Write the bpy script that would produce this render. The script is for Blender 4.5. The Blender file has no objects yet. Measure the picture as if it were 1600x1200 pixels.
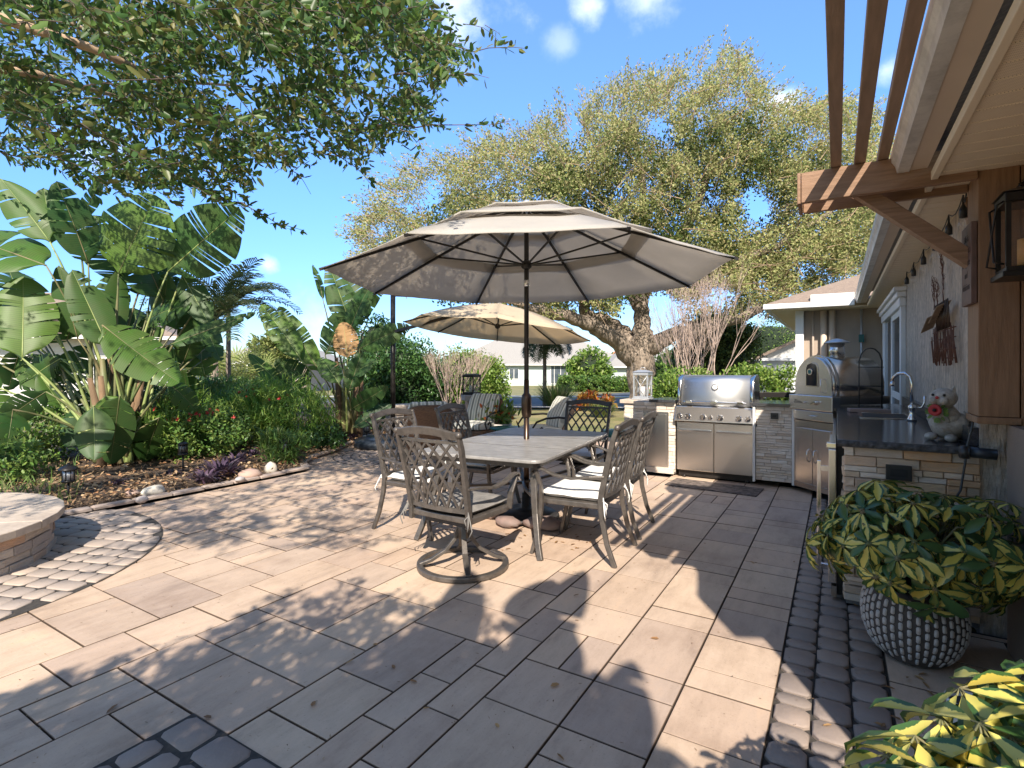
import bpy, math, random
import numpy as np
from mathutils import Vector, Matrix, noise as mnoise
SC=bpy.context.scene; COL=SC.collection
R=math.radians; PI=math.pi
rng=random.Random(7)
FPX=837.0; HZ=572.0; CH=1.4; YAW=R(31.25)
Fv=Vector((-math.sin(YAW),math.cos(YAW),0)); Rv=Vector((math.cos(YAW),math.sin(YAW),0))
SAZ=R(29); SEL=R(39)
SUND=Vector((math.sin(SAZ)*math.cos(SEL),-math.cos(SAZ)*math.cos(SEL),math.sin(SEL)))  # towards the sun
def at(px,py,d):
    p=Fv*d+Rv*(d*(px-800)/FPX); return Vector((p.x,p.y,CH-d*(py-HZ)/FPX))
def gp(px,py,z=0.0):
    return at(px,py,(CH-z)*FPX/(py-HZ))
def proj(p):
    d=p[0]*Fv.x+p[1]*Fv.y; r=p[0]*Rv.x+p[1]*Rv.y
    if d<0.05: return (-9999,-9999,d)
    return (800+FPX*r/d, HZ+(CH-p[2])*FPX/d, d)
def inpoly(x,y,P):
    c=False; n=len(P); j=n-1
    for i in range(n):
        xi,yi=P[i]; xj,yj=P[j]
        if (yi>y)!=(yj>y) and x<(xj-xi)*(y-yi)/(yj-yi)+xi: c=not c
        j=i
    return c
def U(a,b): return rng.uniform(a,b)
def smooth01(t):
    t=max(0,min(1,t)); return t*t*(3-2*t)
def gz(x,y):
    d=math.hypot(x,y); return -0.8*smooth01((d-13)/47)
# ---------------- mesh builder
class MB:
    def __init__(s): s.V=[];s.F=[];s.S=[];s.A=[];s.L=[];s.rnd=0.5
    def add(s,vs,fs,sm=False,lv=None,M=None):
        b=len(s.V)
        if M is not None: vs=[M@Vector(v) for v in vs]
        s.V.extend([tuple(v) for v in vs]); s.F.extend([[b+i for i in f] for f in fs])
        s.S.extend(sm if isinstance(sm,list) else [sm]*len(fs)); s.A.extend([s.rnd]*len(vs)); s.L.extend(lv if lv else [0.0]*len(vs))
        return s
    def bx(s,x0,x1,y0,y1,z0,z1,M=None):
        v=[(x0,y0,z0),(x1,y0,z0),(x1,y1,z0),(x0,y1,z0),(x0,y0,z1),(x1,y0,z1),(x1,y1,z1),(x0,y1,z1)]
        return s.add(v,[(0,3,2,1),(4,5,6,7),(0,1,5,4),(1,2,6,5),(2,3,7,6),(3,0,4,7)],M=M)
    def box(s,c,sz,M=None):
        return s.bx(c[0]-sz[0]/2,c[0]+sz[0]/2,c[1]-sz[1]/2,c[1]+sz[1]/2,c[2]-sz[2]/2,c[2]+sz[2]/2,M=M)
    def prism(s,poly,z0,z1,M=None):
        n=len(poly); v=[(p[0],p[1],z0) for p in poly]+[(p[0],p[1],z1) for p in poly]
        f=[tuple(reversed(range(n))),tuple(range(n,2*n))]+[(i,(i+1)%n,n+(i+1)%n,n+i) for i in range(n)]
        return s.add(v,f,M=M)
    def sweep(s,pts,w,h=None,up=None,n=8,rect=False,cap=True,closed=False,M=None,sm=True):
        """section w x h (diameters, may be lists) swept along pts"""
        P=[Vector(p) for p in pts]; k=len(P)
        W=w if isinstance(w,(list,tuple)) else [w]*k
        H=W if h is None else (h if isinstance(h,(list,tuple)) else [h]*k)
        T=[]
        for i in range(k):
            a=P[(i-1)%k] if (closed or i>0) else P[i]; b=P[(i+1)%k] if (closed or i<k-1) else P[i]
            t=(b-a); T.append(t.normalized() if t.length>1e-9 else Vector((0,0,1)))
        u=Vector(up) if up is not None else (Vector((0,0,1)) if abs(T[0].z)<.9 else Vector((0,1,0)))
        V=[];F=[]; ang=[PI/4+PI/2*j for j in range(4)] if rect else [2*PI*j/n for j in range(n)]
        n=len(ang); q=math.sqrt(2) if rect else 1.0
        for i in range(k):
            t=T[i]; sd=t.cross(u)
            if sd.length<1e-4: sd=t.cross(Vector((0.3,1,0.2)))
            sd.normalize(); uu=sd.cross(t).normalized()
            if up is None: u=uu
            for a in ang: V.append(P[i]+sd*(math.cos(a)*W[i]/2*q)+uu*(math.sin(a)*H[i]/2*q))
        m=k if closed else k-1
        for i in range(m):
            for j in range(n):
                a=i*n+j;b=i*n+(j+1)%n;c=((i+1)%k)*n+(j+1)%n;d=((i+1)%k)*n+j
                F.append((a,d,c,b))
        S=[(sm and not rect)]*len(F)
        if cap and not closed:
            F.append(tuple(range(n))); F.append(tuple(reversed(range((k-1)*n,k*n)))); S+= [False,False]
        return s.add(V,F,S,M=M)
    def lathe(s,prof,c=(0,0,0),n=24,M=None,sm=True,a0=0):
        V=[];F=[];k=len(prof)
        for (r,z) in prof:
            for j in range(n):
                a=2*PI*j/n+a0; V.append((c[0]+r*math.cos(a),c[1]+r*math.sin(a),c[2]+z))
        for i in range(k-1):
            for j in range(n): F.append((i*n+j,i*n+(j+1)%n,(i+1)*n+(j+1)%n,(i+1)*n+j))
        S=[sm]*len(F)
        if prof[0][0]>1e-4: F.append(tuple(reversed(range(n)))); S.append(False)
        if prof[-1][0]>1e-4: F.append(tuple(range((k-1)*n,k*n))); S.append(False)
        return s.add(V,F,S,M=M)
    def cyl(s,a,b,r,n=12,r2=None): return s.sweep([a,b],[2*r,2*(r if r2 is None else r2)],n=n)
    def ball(s,c,r,n=14,sc=(1,1,1),M=None,nz=0,seed=0):
        V=[];F=[];m=n//2+1
        for i in range(m+1):
            th=PI*i/m
            for j in range(n):
                ph=2*PI*j/n; d=Vector((math.sin(th)*math.cos(ph),math.sin(th)*math.sin(ph),math.cos(th)))
                k=1+(nz*mnoise.noise(d*1.7+Vector((seed*3.1,seed,0))) if nz else 0)
                V.append((c[0]+d.x*r*sc[0]*k,c[1]+d.y*r*sc[1]*k,c[2]+d.z*r*sc[2]*k))
        for i in range(m):
            for j in range(n): F.append((i*n+j,(i+1)*n+j,(i+1)*n+(j+1)%n,i*n+(j+1)%n))
        return s.add(V,F,True,M=M)
    def build(s,name,mat,parent=None,bevel=0,loc=(0,0,0),seg=2,rot=None,solid=0,sub=0):
        me=bpy.data.meshes.new(name); me.from_pydata(s.V,[],s.F)
        me.polygons.foreach_set('use_smooth',s.S)
        if s.V:
            a=me.attributes.new('rnd','FLOAT','POINT'); a.data.foreach_set('value',np.array(s.A,dtype=np.float32))
            a=me.attributes.new('lv','FLOAT','POINT'); a.data.foreach_set('value',np.array(s.L,dtype=np.float32))
        me.update()
        if mat: me.materials.append(mat)
        o=bpy.data.objects.new(name,me); COL.objects.link(o); o.location=loc
        if rot is not None: o.rotation_euler=rot
        if parent: o.parent=parent
        if solid: m=o.modifiers.new('s','SOLIDIFY'); m.thickness=solid; m.offset=0
        if sub: m=o.modifiers.new('u','SUBSURF'); m.levels=sub; m.render_levels=sub
        if bevel: m=o.modifiers.new('b','BEVEL'); m.width=bevel; m.segments=seg; m.limit_method='ANGLE'; m.angle_limit=R(40)
        return o
def tag(o,label=None,cat=None,group=None,kind=None):
    if label: o['label']=label
    if cat: o['category']=cat
    if group: o['group']=group
    if kind: o['kind']=kind
    return o
def thing(name,label,cat,loc=(0,0,0),rz=0,group=None):
    o=bpy.data.objects.new(name,None); COL.objects.link(o); o.location=loc; o.rotation_euler=(0,0,rz); o.empty_display_size=.1
    return tag(o,label,cat,group)
def dup(o,label=None,loc=None,rz=None,parent=None):
    c=o.copy(); COL.objects.link(c); c.parent=parent
    if label: c['label']=label
    if loc is not None: c.location=loc
    if rz is not None: c.rotation_euler=(0,0,rz)
    for ch in list(o.children): dup(ch,parent=c)
    return c
def text(s,size,name,mat,parent,M,depth=.001,align='CENTER',shear=0):
    cu=bpy.data.curves.new(name,'FONT'); cu.body=s; cu.size=size; cu.extrude=depth; cu.align_x=align; cu.align_y='CENTER'; cu.shear=shear
    to=bpy.data.objects.new(name,cu); COL.objects.link(to)
    dg=bpy.context.evaluated_depsgraph_get(); me=bpy.data.meshes.new_from_object(to.evaluated_get(dg))
    bpy.data.objects.remove(to); me.materials.clear(); me.materials.append(mat)
    o=bpy.data.objects.new(name,me); COL.objects.link(o); o.parent=parent; o.matrix_local=M
    return o
# ---------------- materials
def mixn(N,L,f,a,b,bt='MIX'):
    m=N.new('ShaderNodeMix'); m.data_type='RGBA'; m.blend_type=bt
    for s,v in ((m.inputs[0],f),(m.inputs[6],a),(m.inputs[7],b)):
        if isinstance(v,(int,float)): s.default_value=v
        elif isinstance(v,tuple): s.default_value=(*v[:3],1)
        else: L.new(v,s)
    return m.outputs[2]
def ramp(N,L,f,st):
    r=N.new('ShaderNodeValToRGB'); L.new(f,r.inputs[0]); e=r.color_ramp.elements
    while len(e)<len(st): e.new(.5)
    for i,(p,c) in enumerate(st): e[i].position=p; e[i].color=(*c[:3],1) if not isinstance(c,(int,float)) else (c,c,c,1)
    return r.outputs[0]
def tex(N,L,scale=5,detail=4,stretch=None,kind='ShaderNodeTexNoise',rough=.55,coord='Object'):
    tc=N.new('ShaderNodeTexCoord'); mp=N.new('ShaderNodeMapping'); L.new(tc.outputs[coord],mp.inputs[0])
    mp.inputs[3].default_value=stretch or (1,1,1)
    t=N.new(kind); L.new(mp.outputs[0],t.inputs['Vector']); t.inputs['Scale'].default_value=scale
    if kind=='ShaderNodeTexNoise': t.inputs['Detail'].default_value=detail; t.inputs['Roughness'].default_value=rough
    return t.outputs[0]
def attr(N,name):
    a=N.new('ShaderNodeAttribute'); a.attribute_name=name; return a.outputs['Fac']
def mat(name,c1,c2=None,scale=6,rough=.6,metal=0,bump=0,bscale=80,stretch=None,rc=None,transl=0,spec=.5,rvar=0,detail=5,mottle=None,rmix=.5,coat=0,bdist=.004,custom=None,aniso=0):
    """c1/c2 blend by noise; rc = list of colours picked by the per-piece attribute rnd; mottle=(scale,amount) darkening specks"""
    m=bpy.data.materials.new(name); m.use_nodes=True; N=m.node_tree.nodes; L=m.node_tree.links
    b=N['Principled BSDF']; out=N['Material Output']; col=c1
    if rc:
        k=len(rc); col=ramp(N,L,attr(N,'rnd'),[(i/max(1,k-1),c) for i,c in enumerate(rc)])
        if c2 is not None:
            f=tex(N,L,scale,detail,stretch); g=ramp(N,L,f,[(.35,0.0),(.7,1.0)])
            mm=N.new('ShaderNodeMath'); mm.operation='MULTIPLY'; L.new(g,mm.inputs[0]); mm.inputs[1].default_value=rmix
            col=mixn(N,L,mm.outputs[0],col,c2)
    elif c2 is not None:
        f=tex(N,L,scale,detail,stretch); g=ramp(N,L,f,[(.32,0.0),(.68,1.0)]); col=mixn(N,L,g,c1,c2)
    if mottle:
        f=tex(N,L,mottle[0],6,None,rough=.7); g=ramp(N,L,f,[(.38,1-mottle[1]),(.6,1.0)]); col=mixn(N,L,1.0,col,g,'MULTIPLY')
    if custom: col=custom(N,L,col)
    if isinstance(col,tuple): b.inputs['Base Color'].default_value=(*col[:3],1)
    else: L.new(col,b.inputs['Base Color'])
    b.inputs['Roughness'].default_value=rough; b.inputs['Metallic'].default_value=metal
    b.inputs['Specular IOR Level'].default_value=spec
    if coat: b.inputs['Coat Weight'].default_value=coat
    if aniso: b.inputs['Anisotropic'].default_value=aniso
    if rvar:
        f=tex(N,L,12,4,stretch); mr=N.new('ShaderNodeMapRange'); L.new(f,mr.inputs[0]); mr.inputs[1].default_value=.3; mr.inputs[2].default_value=.7
        mr.inputs[3].default_value=max(0,rough-rvar); mr.inputs[4].default_value=min(1,rough+rvar); L.new(mr.outputs[0],b.inputs['Roughness'])
    if bump:
        f=tex(N,L,bscale,5,stretch); bp=N.new('ShaderNodeBump'); bp.inputs['Strength'].default_value=bump; bp.inputs['Distance'].default_value=bdist
        L.new(f,bp.inputs['Height']); L.new(bp.outputs[0],b.inputs['Normal'])
    if transl:
        t=N.new('ShaderNodeBsdfTranslucent'); ms=N.new('ShaderNodeMixShader'); ms.inputs[0].default_value=transl
        if isinstance(col,tuple): t.inputs[0].default_value=(*col[:3],1)
        else: L.new(col,t.inputs[0])
        L.new(b.outputs[0],ms.inputs[1]); L.new(t.outputs[0],ms.inputs[2]); L.new(ms.outputs[0],out.inputs[0])
    return m
# ---------------- leaf clouds
TPL={
 'oval':([(0,0,0,0),(.3,.5,.12,1),(.75,.38,.1,1),(1,0,-.08,0),(.75,-.38,.1,1),(.3,-.5,.12,1)],[(0,1,2,3),(0,3,4,5)]),
 'dia':([(0,0,0,0),(.45,.5,.1,1),(1,0,0,0),(.45,-.5,.1,1)],[(0,1,2,3)]),
 'strap':([(0,.25,0,0),(0,-.25,0,0),(.35,.5,.9,0),(.35,-.5,.9,0),(.7,.4,.7,0),(.7,-.4,.7,0),(1,0,-1.2,0)],[(0,2,3,1),(2,4,5,3),(4,6,5)]),
 'blade':([(0,.5,0,0),(0,-.5,0,0),(1,0,0,0)],[(0,1,2)]),
 'sch':([(0,0,0,0),(.28,.3,.1,1),(.28,0,-.03,0),(.28,-.3,.1,1),(.62,.5,.08,1),(.62,0,-.12,0),(.62,-.5,.08,1),(.88,.32,-.1,1),(.88,0,-.3,.2),(.88,-.32,-.1,1),(1,0,-.5,.6)],
        [(0,2,1),(0,3,2),(1,2,5,4),(2,3,6,5),(4,5,8,7),(5,6,9,8),(7,8,10),(8,9,10)]),
}
def leafcloud(name,P,D,Nn,L,W,tpl,mt,parent=None,rnd=None,smooth=True):
    P=np.asarray(P,dtype=np.float64);D=np.asarray(D,dtype=np.float64);Nn=np.asarray(Nn,dtype=np.float64)
    n=len(P); L=np.broadcast_to(np.asarray(L,dtype=np.float64),(n,)); W=np.broadcast_to(np.asarray(W,dtype=np.float64),(n,))
    D=D/(np.linalg.norm(D,axis=1,keepdims=True)+1e-9); S=np.cross(D,Nn); S/= (np.linalg.norm(S,axis=1,keepdims=True)+1e-9); Nn=np.cross(S,D)
    tv,tf=TPL[tpl]; k=len(tv); co=np.zeros((n,k,3))
    for i,(u,v,w,_) in enumerate(tv):
        co[:,i,:]=P+D*(u*L)[:,None]+S*(v*W)[:,None]+Nn*(w*W)[:,None]
    me=bpy.data.meshes.new(name); me.vertices.add(n*k); me.vertices.foreach_set('co',co.reshape(-1).astype(np.float32))
    base=np.arange(n)*k; loops=np.concatenate([base[:,None]+np.array(f)[None,:] for f in tf],axis=1).reshape(-1)
    sizes=np.tile(np.array([len(f) for f in tf]),n); starts=np.concatenate([[0],np.cumsum(sizes)[:-1]])
    me.loops.add(len(loops)); me.loops.foreach_set('vertex_index',loops.astype(np.int32))
    me.polygons.add(len(sizes)); me.polygons.foreach_set('loop_start',starts.astype(np.int32)); me.polygons.foreach_set('loop_total',sizes.astype(np.int32))
    me.polygons.foreach_set('use_smooth',np.full(len(sizes),smooth))
    me.update(calc_edges=True)
    if rnd is None: rnd=np.random.RandomState(n).rand(n)
    a=me.attributes.new('rnd','FLOAT','POINT'); a.data.foreach_set('value',np.repeat(np.asarray(rnd),k).astype(np.float32))
    a=me.attributes.new('lv','FLOAT','POINT'); a.data.foreach_set('value',np.tile(np.array([t[3] for t in tv]),n).astype(np.float32))
    me.materials.append(mt); o=bpy.data.objects.new(name,me); COL.objects.link(o)
    if parent: o.parent=parent
    return o
NR=np.random.RandomState(11)
def unit(n): v=NR.normal(size=(n,3)); return v/np.linalg.norm(v,axis=1,keepdims=True)
def clumps(centers,rad,per,flat=1.0):
    """random points round clump centres, denser toward the shell"""
    c=np.repeat(np.asarray(centers),per,axis=0); r=np.repeat(np.broadcast_to(rad,(len(centers),)),per)
    d=unit(len(c)); rr=(NR.rand(len(c))**.45)*r
    off=d*rr[:,None]; off[:,2]*=flat
    return c+off,d
def c255(*c): return tuple(((x/255)/12.92 if x/255<=.04045 else ((x/255+.055)/1.055)**2.4) for x in c)
def paver_col(N,L,col):
    f=tex(N,L,6,9,(1,.25,1),rough=.72); g=ramp(N,L,f,[(.28,(.62,.61,.62)),(.44,(.9,.89,.88)),(.55,(1,1,1)),(.75,(1.14,1.08,1.0))]); col=mixn(N,L,1.0,col,g,'MULTIPLY')
    f=tex(N,L,90,5,rough=.8); g=ramp(N,L,f,[(.30,(.62,.60,.58)),(.42,(1,1,1))]); col=mixn(N,L,1.0,col,g,'MULTIPLY')
    f=tex(N,L,1.1,6,rough=.7); g=ramp(N,L,f,[(.32,(.80,.77,.75)),(.5,(1,1,1)),(.72,(1.06,1.05,1.03))]); col=mixn(N,L,1.0,col,g,'MULTIPLY')
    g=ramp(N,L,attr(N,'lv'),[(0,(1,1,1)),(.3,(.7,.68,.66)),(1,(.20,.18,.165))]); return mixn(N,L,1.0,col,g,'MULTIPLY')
m_paver=mat('sandstone_paver',(0,0,0),rc=[(.45,.335,.25),(.57,.43,.32),(.49,.375,.29),(.60,.45,.325),(.43,.33,.265),(.55,.40,.29)],rough=.75,bump=.35,bscale=45,custom=paver_col,stretch=(1,.5,1))
m_cobble=mat('charcoal_cobble',(0,0,0),rc=[(.27,.215,.185),(.32,.255,.215),(.24,.195,.17),(.34,.265,.22)],c2=(.18,.145,.125),scale=9,rough=.8,bump=.5,bscale=70,rmix=.4)
m_cobtan=mat('tan_cobble',(0,0,0),rc=[(.42,.34,.28),(.36,.30,.26),(.46,.37,.30),(.33,.28,.25)],c2=(.27,.23,.21),scale=8,rough=.8,bump=.5,bscale=60,rmix=.4)
m_sand=mat('joint_sand',(.03,.027,.025),(.06,.052,.045),scale=40,rough=.95,bump=.4)
m_edge=mat('edging_stone',(0,0,0),rc=[(.40,.32,.27),(.33,.27,.24),(.44,.34,.28)],c2=(.22,.19,.17),scale=10,rough=.8,bump=.4,rmix=.5)
m_cast=mat('cast_aluminium',(.15,.13,.115),(.09,.08,.072),scale=22,rough=.36,metal=.45,bump=.15,bscale=200)
m_castdark=mat('dark_cast_aluminium',(.06,.055,.055),(.04,.038,.036),scale=30,rough=.45,metal=.35)
m_tabletop=mat('weathered_table_top',(.36,.345,.33),(.25,.24,.23),scale=6,stretch=(1,3,1),rough=.42,metal=.1,mottle=(16,.22),bump=.1)
m_cushw=mat('white_cushion',(.82,.81,.78),(.74,.73,.71),scale=14,rough=.9,bump=.3,bscale=300)
m_cushg=mat('grey_cushion',(.24,.225,.205),(.16,.15,.14),scale=18,rough=.9,bump=.3,bscale=200)
m_canvas=mat('taupe_canvas',(.66,.62,.565),(.59,.555,.505),scale=2.5,rough=.9,transl=.5,bump=.35,bscale=7,bdist=.03)
m_canvas2=mat('cream_canvas',(.84,.72,.54),(.78,.66,.49),scale=3,rough=.9,transl=.55,bump=.15,bscale=10,bdist=.02)
m_black=mat('black_metal',(.018,.016,.015),(.03,.026,.024),scale=20,rough=.38,metal=.3)
m_bronze=mat('bronze_metal',(.10,.065,.045),(.07,.045,.035),scale=20,rough=.3,metal=.8)
def brushed(N,L,col): return col
m_steel=mat('brushed_steel',(.70,.665,.63),(.66,.625,.59),scale=30,stretch=(.05,.05,20),rough=.25,metal=1)
m_steelh=mat('polished_steel',(.74,.72,.70),rough=.13,metal=1)
m_steeld=mat('dark_steel',(.64,.57,.50),(.56,.50,.44),scale=4,rough=.24,metal=1)
m_dark=mat('dark_void',(.012,.012,.013),rough=.6)
m_glassdark=mat('dark_glass',(.02,.025,.03),rough=.05,spec=.9)
m_granite=mat('black_granite',(.035,.036,.042),(.075,.075,.085),scale=60,rough=.16,spec=.7,mottle=(120,.4))
m_graniteedge=mat('chiselled_granite',(.03,.03,.034),(.10,.10,.105),scale=45,rough=.6,bump=.9,bscale=60,bdist=.01)
m_veneer=mat('ledger_stone',(0,0,0),rc=[(.74,.61,.47),(.60,.46,.33),(.74,.49,.25),(.46,.35,.27),(.80,.69,.56),(.66,.36,.16),(.68,.55,.43),(.82,.74,.64)],c2=(.44,.34,.27),scale=14,stretch=(1,1,3),rough=.8,bump=.7,bscale=40,rmix=.45,bdist=.01)
m_veneerw=mat('pale_ledger_stone',(0,0,0),rc=[(.78,.70,.60),(.66,.58,.50),(.82,.75,.66),(.58,.47,.37),(.84,.79,.72),(.70,.58,.44)],c2=(.52,.45,.38),scale=14,stretch=(1,1,3),rough=.8,bump=.7,bscale=40,rmix=.4,bdist=.01)
m_firestone=mat('fire_pit_stone',(0,0,0),rc=[(.55,.42,.31),(.60,.38,.25),(.48,.40,.33),(.62,.52,.42),(.40,.34,.30),(.58,.45,.36)],c2=(.30,.26,.23),scale=10,stretch=(1,1,3),rough=.85,bump=.9,bscale=25,rmix=.5,bdist=.015)
m_cap=mat('travertine_cap',(.60,.50,.40),(.44,.36,.29),scale=5,rough=.7,mottle=(30,.15),bump=.2)
m_capg=mat('grey_cap',(.34,.32,.31),(.26,.25,.245),scale=8,rough=.8,bump=.4)
m_mortar=mat('mortar',(.20,.18,.165),(.14,.13,.12),scale=30,rough=.95)
m_whitetrim=mat('white_trim',(.78,.77,.75),(.70,.69,.67),scale=5,rough=.5)
m_wood=mat('stained_cedar',(.33,.185,.10),(.22,.12,.062),scale=5,stretch=(10,10,1),rough=.6,bump=.5,bscale=22,detail=8)
m_woodx=mat('stained_cedar_beam',(.34,.20,.12),(.22,.125,.07),scale=5,stretch=(1,10,12),rough=.6,bump=.45,bscale=22,detail=8)
m_woody=mat('stained_cedar_rafter',(.33,.225,.16),(.24,.165,.115),scale=5,stretch=(10,1,12),rough=.6,bump=.4,bscale=22,detail=8)
m_stucco=mat('knockdown_stucco',(.76,.63,.50),(.50,.41,.33),scale=7,rough=.85,bump=1.0,bscale=11,stretch=(3,3,.55),bdist=.05,mottle=(20,.3))
m_stucco2=mat('tan_stucco',(.42,.34,.27),(.36,.29,.235),scale=3,rough=.9,bump=.5,bscale=40,stretch=(2,2,.7))
m_wallbr=mat('brown_stucco',(.30,.23,.175),(.25,.19,.15),scale=4,rough=.9,bump=.6,bscale=90)
m_soffit=mat('beige_soffit',(.80,.69,.53),(.76,.65,.50),scale=2,rough=.7)
m_gutter=mat('weathered_gutter',(.84,.82,.79),(.62,.60,.57),scale=3,stretch=(1,.2,1),rough=.45,metal=.2,mottle=(9,.25))
m_fascia=mat('taupe_fascia',(.60,.49,.39),(.55,.45,.36),scale=3,rough=.6)
m_roof=mat('brown_shingle',(.36,.27,.20),(.24,.18,.145),scale=14,stretch=(1,3,3),rough=.95,mottle=(50,.3),bump=.4)
m_roofg=mat('grey_shingle',(.38,.355,.32),(.31,.29,.265),scale=10,rough=.95,mottle=(40,.2))
m_rooft=mat('terracotta_roof',(.50,.22,.12),(.40,.17,.10),scale=8,rough=.9)
m_white=mat('white_siding',(.62,.61,.59),(.56,.55,.53),scale=2,rough=.6)
m_cream=mat('pale_wall',(.50,.56,.54),(.45,.51,.49),scale=1,rough=.8)
m_win=mat('window_glass',(.05,.07,.09),(.12,.14,.16),scale=1.2,rough=.06,spec=.8)
m_asph=mat('asphalt',(.115,.12,.125),(.09,.095,.10),scale=3,rough=.9,mottle=(60,.2),bump=.3)
m_conc=mat('concrete',(.52,.50,.46),(.44,.42,.39),scale=2,rough=.9)
m_lawn=mat('lawn',(.15,.17,.045),(.36,.29,.13),scale=.9,rough=.95,mottle=(25,.4),bump=.6,bscale=90,detail=8)
m_mulch=mat('mulch_ground',(.13,.085,.055),(.065,.045,.032),scale=18,rough=.95,mottle=(50,.5),bump=.9,bscale=50,bdist=.02)
m_chip=mat('mulch_chips',(0,0,0),rc=[(.10,.06,.035),(.22,.13,.07),(.34,.22,.12),(.15,.09,.055),(.45,.31,.17),(.07,.045,.03)],rough=.9)
m_bark=mat('oak_bark',(.42,.34,.27),(.27,.21,.16),scale=5,stretch=(1.5,1.5,.35),rough=.95,bump=1,bscale=9,bdist=.08,mottle=(5,.5))
m_barkl=mat('pale_bark',(.44,.31,.20),(.28,.20,.13),scale=10,rough=.9,bump=.5,bscale=40)
m_lid=mat('satin_steel',(.62,.62,.62),(.58,.58,.58),scale=30,stretch=(.05,.05,20),rough=.46,metal=1)
m_twigd=mat('dark_twig',(.13,.10,.075),(.08,.06,.05),scale=12,rough=.9)
m_twig=mat('dry_twig',(.50,.38,.31),(.36,.27,.22),scale=12,rough=.9)
def leafmat(name,rc,transl=.35,rough=.45,spec=.4):
    return mat(name,(0,0,0),rc=rc,rough=rough,transl=transl,spec=spec)
m_oakleaf=leafmat('oak_leaf',[(.035,.085,.022),(.065,.135,.03),(.045,.10,.028),(.14,.23,.045),(.04,.09,.025),(.19,.18,.05),(.06,.12,.03)],.35,.4,.35)
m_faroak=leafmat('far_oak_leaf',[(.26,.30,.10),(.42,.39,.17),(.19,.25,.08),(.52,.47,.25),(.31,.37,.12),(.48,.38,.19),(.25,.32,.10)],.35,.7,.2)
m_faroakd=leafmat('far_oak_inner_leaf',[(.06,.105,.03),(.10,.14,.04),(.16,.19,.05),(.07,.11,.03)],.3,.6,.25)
m_hedged=leafmat('dark_hedge_leaf',[(.045,.11,.035),(.07,.16,.04),(.04,.09,.035),(.12,.23,.05),(.06,.14,.045)],.3,.35,.6)
m_hedgel=leafmat('lime_hedge_leaf',[(.22,.34,.05),(.14,.26,.045),(.30,.40,.08),(.10,.20,.04),(.36,.42,.12)],.4,.45)
m_greens=leafmat('mixed_green_leaf',[(.10,.22,.05),(.16,.29,.055),(.08,.16,.05),(.26,.36,.07),(.07,.15,.05),(.22,.26,.07)],.35,.45)
m_ferns=leafmat('fern_leaf',[(.22,.38,.06),(.14,.28,.05),(.34,.44,.09),(.10,.21,.05)],.4,.5)
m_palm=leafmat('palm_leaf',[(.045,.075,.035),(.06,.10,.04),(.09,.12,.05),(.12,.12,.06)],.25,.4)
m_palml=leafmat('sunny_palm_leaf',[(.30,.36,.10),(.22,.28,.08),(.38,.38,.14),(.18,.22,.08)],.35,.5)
m_grass=leafmat('grass_blade',[(.10,.18,.045),(.16,.24,.06),(.26,.24,.11),(.08,.15,.04)],.3,.7)
m_croton=leafmat('croton_leaf',[(.55,.16,.04),(.45,.08,.04),(.62,.36,.06),(.20,.05,.04),(.18,.22,.05),(.66,.28,.07)],.35,.4)
m_purple=leafmat('purple_leaf',[(.05,.035,.055),(.08,.05,.085),(.14,.085,.13),(.035,.035,.045),(.20,.14,.17)],.25,.45)
m_red=leafmat('flower_petal',[(.55,.02,.04),(.68,.10,.08),(.60,.04,.06),(.75,.22,.15)],.3,.5)
m_brownleaf=leafmat('dead_leaf',[(.30,.16,.07),(.42,.25,.11),(.22,.12,.06),(.50,.32,.14)],.25,.7)
def banana_col(dead=False):
    def f(N,L,col):
        a=attr(N,'lv'); mm=N.new('ShaderNodeMath'); mm.operation='MULTIPLY'; L.new(a,mm.inputs[0]); mm.inputs[1].default_value=260
        s=N.new('ShaderNodeMath'); s.operation='SINE'; L.new(mm.outputs[0],s.inputs[0])
        g=ramp(N,L,s.outputs[0],[(0,(.86,.86,.86)),(1,(1.1,1.1,1.05))]); return mixn(N,L,1.0,col,g,'MULTIPLY')
    return f
m_ban=mat('bird_of_paradise_leaf',(0,0,0),rc=[(.03,.085,.02),(.05,.12,.025),(.03,.09,.03),(.08,.17,.028),(.04,.10,.03),(.12,.22,.032)],c2=(.09,.105,.035),scale=4,rough=.45,spec=.32,transl=.3,custom=banana_col(),rmix=.5)
m_banrib=mat('leaf_midrib',(.22,.30,.09),(.30,.33,.12),scale=6,rough=.5)
m_banstem=mat('leaf_stalk',(.10,.15,.05),(.20,.16,.08),scale=5,rough=.55,stretch=(1,1,.3))
m_bantrunk=mat('fibrous_trunk',(.24,.15,.085),(.13,.085,.05),scale=10,rough=.9,bump=.7,stretch=(1,1,.3))
def sch_col(N,L,col):
    f=tex(N,L,24,4,rough=.7); g=N.new('ShaderNodeMath'); g.operation='MULTIPLY_ADD'; L.new(f,g.inputs[0]); g.inputs[1].default_value=1.15; L.new(attr(N,'lv'),g.inputs[2])
    hf=N.new('ShaderNodeMath'); hf.operation='MULTIPLY'; L.new(g.outputs[0],hf.inputs[0]); hf.inputs[1].default_value=.5
    r=ramp(N,L,hf.outputs[0],[(.575,0.0),(.605,1.0)])
    y=ramp(N,L,attr(N,'rnd'),[(0,(.60,.52,.09)),(.40,(.74,.66,.17)),(.60,(.66,.51,.09)),(.66,(.07,.15,.04)),(1,(.06,.13,.04))])
    gr=ramp(N,L,attr(N,'rnd'),[(0,(.045,.11,.035)),(.5,(.07,.15,.04)),(1,(.035,.085,.03))])
    return mixn(N,L,r,y,gr)
m_sch=mat('variegated_leaf',(0,0,0),rough=.28,spec=.6,transl=.25,custom=sch_col)
m_schstem=mat('green_stem',(.14,.16,.06),(.20,.15,.08),scale=8,rough=.6)
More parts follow.
